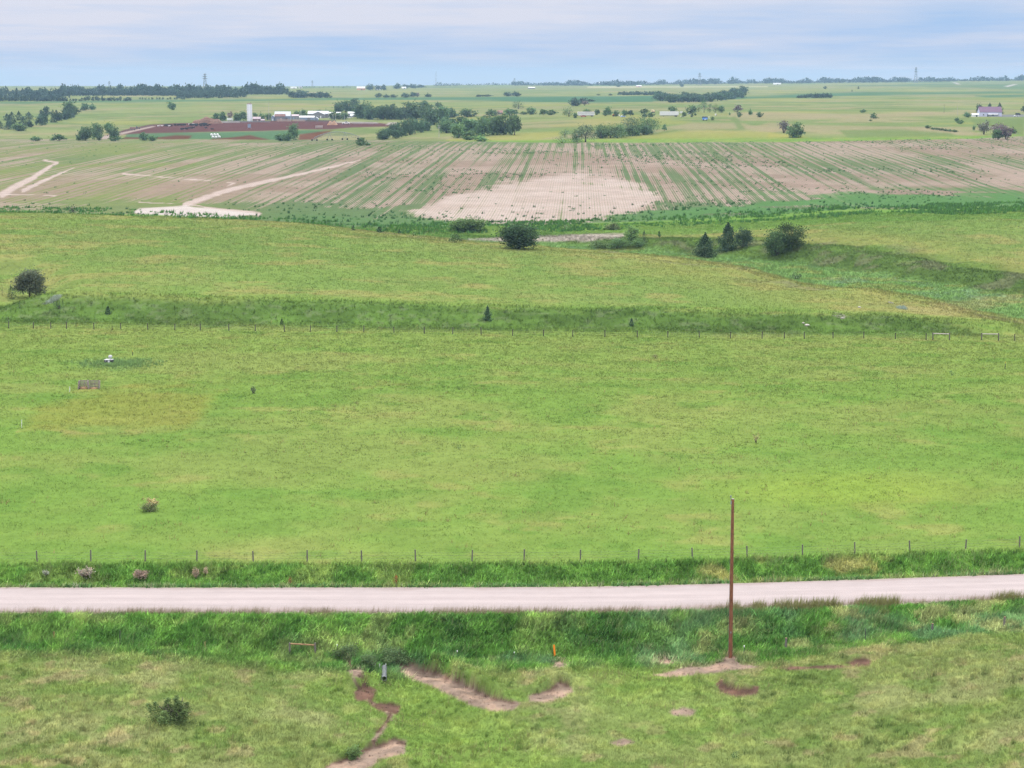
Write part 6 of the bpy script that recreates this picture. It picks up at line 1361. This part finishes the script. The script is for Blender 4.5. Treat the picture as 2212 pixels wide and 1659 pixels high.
# cattle
def cow_mesh(mat):
    mb = MB(); n_ = 10; st = [(-1.05, 1.12, .16, .2), (-.95, 1.1, .3, .36), (-.6, 1.08, .36, .4), (-.1, 1.02, .4, .45), (.4, 1.04, .37, .44), (.75, 1.12, .28, .36), (.98, 1.28, .18, .24), (1.2, 1.38, .14, .17), (1.42, 1.3, .12, .14), (1.62, 1.14, .08, .09)]
    for x_, z_, ry, rz_ in st: mb.v += [(x_, ry * math.cos(6.2832 * i / n_), z_ + rz_ * math.sin(6.2832 * i / n_)) for i in range(n_)]
    mb.f = [(k * n_ + i, k * n_ + (i + 1) % n_, (k + 1) * n_ + (i + 1) % n_, (k + 1) * n_ + i) for k in range(len(st) - 1) for i in range(n_)] + [tuple(range(n_)), tuple(range((len(st) - 1) * n_, len(st) * n_))]
    for x_, kx in ((-.78, .06), (.62, -.04)):
        for y_ in (-.22, .22): mb.path([(x_, y_, .95), (x_ + kx, y_, .5), (x_ - kx * .3, y_, -.03)], [.15, .075, .06], 6)
    mb.path([(-1.08, 0, 1.25), (-1.18, 0, .9), (-1.16, 0, .55)], [.04, .03, .05], 5); mb.blob((1.38, .2, 1.42), (.05, .13, .06), 1, 6, 4); mb.blob((1.38, -.2, 1.42), (.05, .13, .06), 2, 6, 4)
    return mb.mesh('cow', mat, True)
cow_b, cow_w = cow_mesh(M_['black']), cow_mesh(M_['white'])
for k in range(66):
    if k < 36: px_ = rnd.uniform(160, 211); row_ = np.interp(px_, [157, 180, 196, 211], [126.4, 125.9, 125.6, 124.8]) + rnd.uniform(-.5, .5)
    elif k < 52: px_ = rnd.uniform(195, 210); row_ = rnd.uniform(124.3, 127.0)
    elif k < 64: px_ = rnd.uniform(181, 195); row_ = 130.2 - (px_ - 181) * .13 + rnd.uniform(-.5, .5)
    else: px_, row_ = ((212.3, 130.2), (206, 129))[k - 64]
    o_ = link('cow', cow_b, None, at(px_, row_)); o_.rotation_euler = (0, 0, rnd.choice((0, 3.14)) + rnd.uniform(-.7, .7)); o_.scale = (1.12,) * 3
    tag(o_, ('black cow of the herd crowded along the top of the brown lot', 'black cow of the dense bunch below the brown heap', 'black cow of the bunch out in the brown lot', 'lone black cow apart from the herd in the brown lot')[0 if k < 36 else 1 if k < 52 else 2 if k < 64 else 3], 'cow', ('cattle along the top of the lot', 'cattle below the heap', 'cattle in the lot', 'single cattle in the lot')[0 if k < 36 else 1 if k < 52 else 2 if k < 64 else 3])
for px_, row_, l in ((158.5, 126.8, 'white faced pale cow at the left end of the herd'), (161.8, 126.7, 'second pale cow at the left end of the herd'), (169.3, 126.8, 'pale cow inside the black herd'), (189.5, 125.2, 'white cow behind the herd, left one'), (193.2, 125.0, 'white cow behind the herd, right one')):
    o_ = link('cow', cow_w, None, at(px_, row_)); o_.rotation_euler = (0, 0, rnd.uniform(-.5, .5)); tag(o_, l, 'cow', 'pale cattle')
# irrigation arch
pa, pb = at(314.5, 139.2, 1520), at(360.5, 139.2, 1520); r_ = thing('irrigation_pivot', 'arched white irrigation machine of trussed pipes behind the field crest', 'irrigation machine', pa)
d = pb - pa; ln = d.length; ztop = height_to(pa.lerp(pb, .45), 131.2); zl = height_to(pa, 138.8); N_ = 26
def arch(t, dz=0): return Vector((d.x * t, d.y * t, max(zl, 1.2) + (ztop - max(zl, 1.2)) * max(0, math.sin(math.pi * (0.04 + t * .92))) ** .8 + dz))
for nm, yo, dz, rr in (('pipe', 0, 0, .2), ('pipe', 3.5, -.2, .16)):
    mb = MB(); pts = [arch(k / N_, dz) + Vector((0, yo, 0)) for k in range(N_ + 1)]; mb.path(pts, [rr] * (N_ + 1), 6); mb.build(nm, GALV, r_)
mb = MB()
for k in range(N_ + 1):
    a = arch(k / N_); mb.tube(a, a + Vector((0, .4, -1.5 - .9 * math.sin(math.pi * k / N_))), .07, n=5)
    if k < N_: mb.tube(a + Vector((0, .4, -1.5 - .9 * math.sin(math.pi * k / N_))), arch((k + 1) / N_), .06, n=5); mb.tube(a + Vector((0, .4, -1.5 - .9 * math.sin(math.pi * k / N_))), arch((k + 1) / N_) + Vector((0, .4, -1.5 - .9 * math.sin(math.pi * (k + 1) / N_))), .06, n=5)
mb.build('truss', GALV, r_)
mb = MB()
for k in range(2, N_ - 1): a = arch(k / N_); mb.tube(a, a * 1 + Vector((0, -.2, -(a.z - .8) * .85)), .04, n=4)
mb.build('drop_hoses', GALV, r_)
for t in (.0, .33, .66, 1.0):
    a = arch(t); gz = float(ground_z(np.array([pa.x + a.x]), np.array([pa.y]))[0]) - pa.z; tw = MB()
    for q in (-1.8, 1.8): tw.tube((a.x + q, 0, gz), a, .12, n=6)
    tw.tube((a.x - 1.8, 0, gz + .7), (a.x + 1.8, 0, gz + .7), .1, n=6).build('tower', GALV, r_)
    for q in (-1.8, 1.8): MB().tube((a.x + q, -.25, gz + .65), (a.x + q, .25, gz + .65), .65, .65, 14).build('wheel', DARK, r_)
# purple roofed house
building('house', 'white lavender house with a purple metal roof and porch awning', 'house', 979.8, 1001.8, 107.0, 112, 116.6, 11, M_['lav'], M_['purple'], door=(-2.5, 1.4, 2.2, GLASS), windows=((-6.5, 1.6, 1.3, 1.2), (6.5, 1.8, 1.4, 1.2), (1.5, 1.4, 2.4, 1.4)))
p = at(992.8, 116.6); s = pxm(p); r_ = thing('porch_awning', 'white slanting awning on posts along the front of the purple roofed house', 'awning', p + Vector((0, -2.4, 0))); MB().prism([(0, 1.9), (2.3, 2.5), (2.3, 2.62), (0, 2.02)], -4.6, 4.6, 'x').build('canopy', M_['white'], r_); [MB().box((q, .15, .95), (.14, .14, 1.9)).build('post', M_['white'], r_) for q in (-4.4, -1.5, 1.5, 4.4)]
building('shed', 'low white shed left of the purple roofed house', 'shed', 972.4, 978.8, 113.7, 114.7, 116.7, 5, M_['white'], M_['white'], door=(1, 1.4, 1.6, GLASS))
# horizon farms and towers
for pl, pr, top, ev, bs, l, wl, rf, cat in ((356.8, 365, 86.6, 88.2, 90.2, 'far barn with orange front and white roof on the plain', 'orange', 'white', 'barn'), (375.3, 380.6, 86.6, 88, 89.9, 'white far barn standing between dark trees', 'white', 'white', 'barn'), (401.8, 406, 86.9, 87.7, 88.9, 'small white far shed below the dark trees', 'white', 'white', 'shed'), (290.5, 296.5, 86.9, 87.5, 88.5, 'long white far house on the left skyline', 'white', 'white', 'house'), (298.5, 302, 86.5, 87.2, 88.4, 'second white far house on the left skyline', 'white', 'grey', 'house'), (528.3, 535, 87.0, 87.8, 88.9, 'pale far shed on the plain left of centre', 'grey', 'white', 'shed'), (636.5, 641.5, 85.3, 86.2, 87, 'far shed with white roof and red front', 'red', 'white', 'shed'), (773.5, 781, 83.0, 83.7, 84.6, 'row of low white far sheds on the right horizon', 'white', 'white', 'shed'), (581, 585, 82.9, 83.8, 85.2, 'white far house among blue horizon trees', 'white', 'white', 'house'), (598, 601.5, 82.2, 83.3, 84.9, 'far white building rising over the horizon trees', 'white', 'white', 'building'), (565, 569, 83.5, 84.3, 85.2, 'low white far building left among horizon trees', 'white', 'white', 'building'), (782, 785, 80.5, 81.4, 82.6, 'tiny white house in the right horizon trees', 'white', 'white', 'house'), (846, 850, 80.0, 80.9, 82, 'pale house roof in the right horizon trees', 'white', 'white', 'house'), (680, 683, 82.5, 83.2, 84.3, 'tiny white house right of the lattice tower', 'white', 'white', 'house')):
    building('far_' + cat, l, cat, pl, pr, top, ev, bs, 10, M_[wl], M_[rf], door=(1.5, 3, 3, M_['grey']))
PYL = solid('tower_steel', (.20, .22, .25), .1, .5, .6)
def tower(px, base, top, wpx, label, arms=True, Y=None, mast=False):
    p = at(px, base, Y); h = height_to(p, top); s = pxm(p); w = wpx / s / 2; root = thing('radio_mast' if mast else 'lattice_tower', label, 'mast' if mast else 'tower', p); t = h * .006 + .06
    mb = MB(); lv = 7; wz = lambda q: w * (1 - q) + w * .22 * q
    if mast:
        mb.tube((0, 0, -1), (0, 0, h), .55, .4, 6).build('mast', PYL, root); mb = MB(); [mb.tube((0, 0, h * q), (math.cos(a) * h * .35, math.sin(a) * h * .35, -2), .08, n=4) for q in (.5, .95) for a in (.3, 2.4, 4.5)]; mb.build('guy_wires', PYL, root); return root
    for sx_ in (-1, 1):
        for sy in (-1, 1): mb.tube((sx_ * w, sy * w, -.5), (sx_ * w * .22, sy * w * .22, h), t * 1.3, t, 4)
    mb.build('legs', PYL, root); mb = MB()
    for k in range(lv):
        a, b = (k / lv) ** .8, ((k + 1) / lv) ** .8
        for sy in (-1, 1):
            mb.tube((-wz(a), sy * wz(a), a * h), (wz(b), sy * wz(b), b * h), t * .7, n=4); mb.tube((wz(a), sy * wz(a), a * h), (-wz(b), sy * wz(b), b * h), t * .7, n=4); mb.tube((sy * wz(a), -wz(a), a * h), (sy * wz(b), wz(b), b * h), t * .7, n=4)
    mb.build('bracing', PYL, root)
    if arms:
        mb = MB()
        for q, k in ((.72, 1.5), (.84, 1.3), (.95, 1.0)): mb.prism([(-w * k, q * h), (0, q * h + .05 * h), (w * k, q * h), (0, q * h - t)], -t, t, 'y')
        mb.build('crossarms', PYL, root)
    return root
tower(205.2, 92, 73.6, 4.2, 'tall lattice tower behind the wood left of the silo', Y=4300); tower(109.4, 92, 81.3, 2.4, 'small faint lattice tower behind the left end of the wood', Y=5500); tower(249, 95, 84, 1.6, 'thin short tower behind the right part of the wood', False, Y=4300)
tower(312.4, 88.3, 80.6, 2.0, 'lattice tower on the skyline right of the left wood', Y=6400); tower(514.6, 84.6, 78.2, 2.6, 'small lattice tower in the middle of the horizon', Y=8000); tower(699.6, 85.6, 72.8, 3.2, 'lattice tower above the pale horizon strip', Y=6500); tower(915.7, 82, 67.4, 3.2, 'tallest lattice tower on the right horizon', Y=6500); tower(436.1, 87, 71.3, 2, 'hair thin radio mast on the centre left horizon', mast=True, Y=6800)
HAZE, SKYK, ZEN, EXPO, DENOISE = 5.5e-5, 0.93, 2.45, 0.04, True

# ------------------------------------------------------------------ air
hb = MB().box((0, 4380, 0), (13000, 8840, 2), None)
top, bot_ = 72.0, GZMIN - 1.0
hb = MB().box((0, 4380, (top + bot_) / 2), (13000, 8840, top - bot_))
HM, N, L = new_mat('haze_air'); o = N.new('ShaderNodeOutputMaterial'); pv = N.new('ShaderNodeVolumePrincipled')
pv.inputs['Color'].default_value = (0.48, 0.74, 1.0, 1); pv.inputs['Density'].default_value = HAZE; pv.inputs['Anisotropy'].default_value = 0.0
L.new(pv.outputs[0], o.inputs['Volume'])
if HAZE > 0: tag(hb.build('haze', HM), 'thin blue haze over the far plain', 'haze', kind='stuff')

# ------------------------------------------------------------------ sky and sun
SUN_EL, SUN_AZ = R(44), R(-12)
w = bpy.data.worlds.new('World'); scene.world = w; w.use_nodes = True
N, L = w.node_tree.nodes, w.node_tree.links; N.clear()
out = N.new('ShaderNodeOutputWorld'); bg = N.new('ShaderNodeBackground'); bg.inputs['Strength'].default_value = 0.1
sky = N.new('ShaderNodeTexSky'); sky.sky_type = 'NISHITA'; sky.sun_disc = False; sky.sun_elevation = SUN_EL; sky.sun_rotation = SUN_AZ; sky.air_density = 1.2; sky.dust_density = 1.5
tc = N.new('ShaderNodeTexCoord'); sx = N.new('ShaderNodeSeparateXYZ'); L.new(tc.outputs['Generated'], sx.inputs[0])
X_, Y_, Z_ = sx.outputs
# cloud sheet: directions laid on a flat layer overhead
zp = math_n(N, L, 'ADD', math_n(N, L, 'MAXIMUM', Z_, 0.0), 0.045)
cb = N.new('ShaderNodeCombineXYZ'); L.new(math_n(N, L, 'DIVIDE', X_, zp), cb.inputs[0]); L.new(math_n(N, L, 'DIVIDE', Y_, zp), cb.inputs[1])
mp = N.new('ShaderNodeMapping'); mp.inputs['Scale'].default_value = (0.34, 0.30, 1); mp.inputs['Location'].default_value = (3.1, 1.3, 0); mp.inputs['Rotation'].default_value = (0, 0, R(12)); L.new(cb.outputs[0], mp.inputs[0])
cn = noise_n(N, L, mp.outputs[0], 1.0, 5, 0.55)
mp2 = N.new('ShaderNodeMapping'); mp2.inputs['Scale'].default_value = (0.95, 0.75, 1); mp2.inputs['Location'].default_value = (7.7, 2.3, 0); L.new(cb.outputs[0], mp2.inputs[0])
cn2 = noise_n(N, L, mp2.outputs[0], 1.0, 5, 0.6)
cl = math_n(N, L, 'ADD', math_n(N, L, 'MULTIPLY', cn, 0.62), math_n(N, L, 'MULTIPLY', cn2, 0.38))
# thicker and whiter overhead and towards the veiled sun
lift = maprange(N, L, Z_, 0.0, 0.05, -0.06, 0.16)
left = maprange(N, L, X_, -0.25, 0.25, 0.22, -0.04)
cl = math_n(N, L, 'ADD', math_n(N, L, 'ADD', cl, lift), math_n(N, L, 'MULTIPLY', left, maprange(N, L, Z_, 0.005, 0.04, 0.0, 1.0)))
fac = maprange(N, L, cl, 0.40, 0.70, 0.0, 1.0)
K = 10 * SKYK
blue = mix_rgb(N, L, maprange(N, L, Z_, 0.0, 0.014, 0, 1), tuple(np.array(lin((196, 220, 245))) * K), tuple(np.array(lin((165, 202, 246))) * K))
under = mix_rgb(N, L, fac, blue, tuple(np.array(lin((220, 226, 246))) * K))
hi = mix_rgb(N, L, maprange(N, L, Z_, 0.045, 0.45, 0, 1), under, tuple(np.array((1.0, 1.0, 1.02)) * K * ZEN))
skc = mix_rgb(N, L, 0.92, sky.outputs[0], hi)
L.new(skc, bg.inputs[0]); L.new(bg.outputs[0], out.inputs[0])

sl = bpy.data.lights.new('sun', 'SUN'); sl.energy = 1.8; sl.angle = R(11); sl.color = (1.0, 0.96, 0.9)
so = bpy.data.objects.new('sun', sl); C.objects.link(so)
S = Vector((math.sin(SUN_AZ) * math.cos(SUN_EL), math.cos(SUN_AZ) * math.cos(SUN_EL), math.sin(SUN_EL)))
so.rotation_euler = (-S).to_track_quat('-Z', 'Y').to_euler()

cam = bpy.data.cameras.new('camera'); cam.sensor_width = 36; cam.lens = F / 1024 * 36; cam.clip_start = 1; cam.clip_end = 40000
co = bpy.data.objects.new('camera', cam); C.objects.link(co); co.location = (0, 0, H); co.rotation_euler = (R(90) - PITCH, 0, 0)
scene.camera = co
vs = scene.view_settings; vs.view_transform = 'Standard'; vs.look = 'None'; vs.gamma = 1; vs.exposure = EXPO
scene.cycles.max_bounces = 5; scene.cycles.diffuse_bounces = 2; scene.cycles.transmission_bounces = 3; scene.cycles.volume_bounces = 0
scene.cycles.use_denoising = DENOISE
scene.cycles.denoiser = 'OPENIMAGEDENOISE'
scene.cycles.denoising_prefilter = 'NONE'
scene.cycles.denoising_input_passes = 'RGB_ALBEDO_NORMAL'
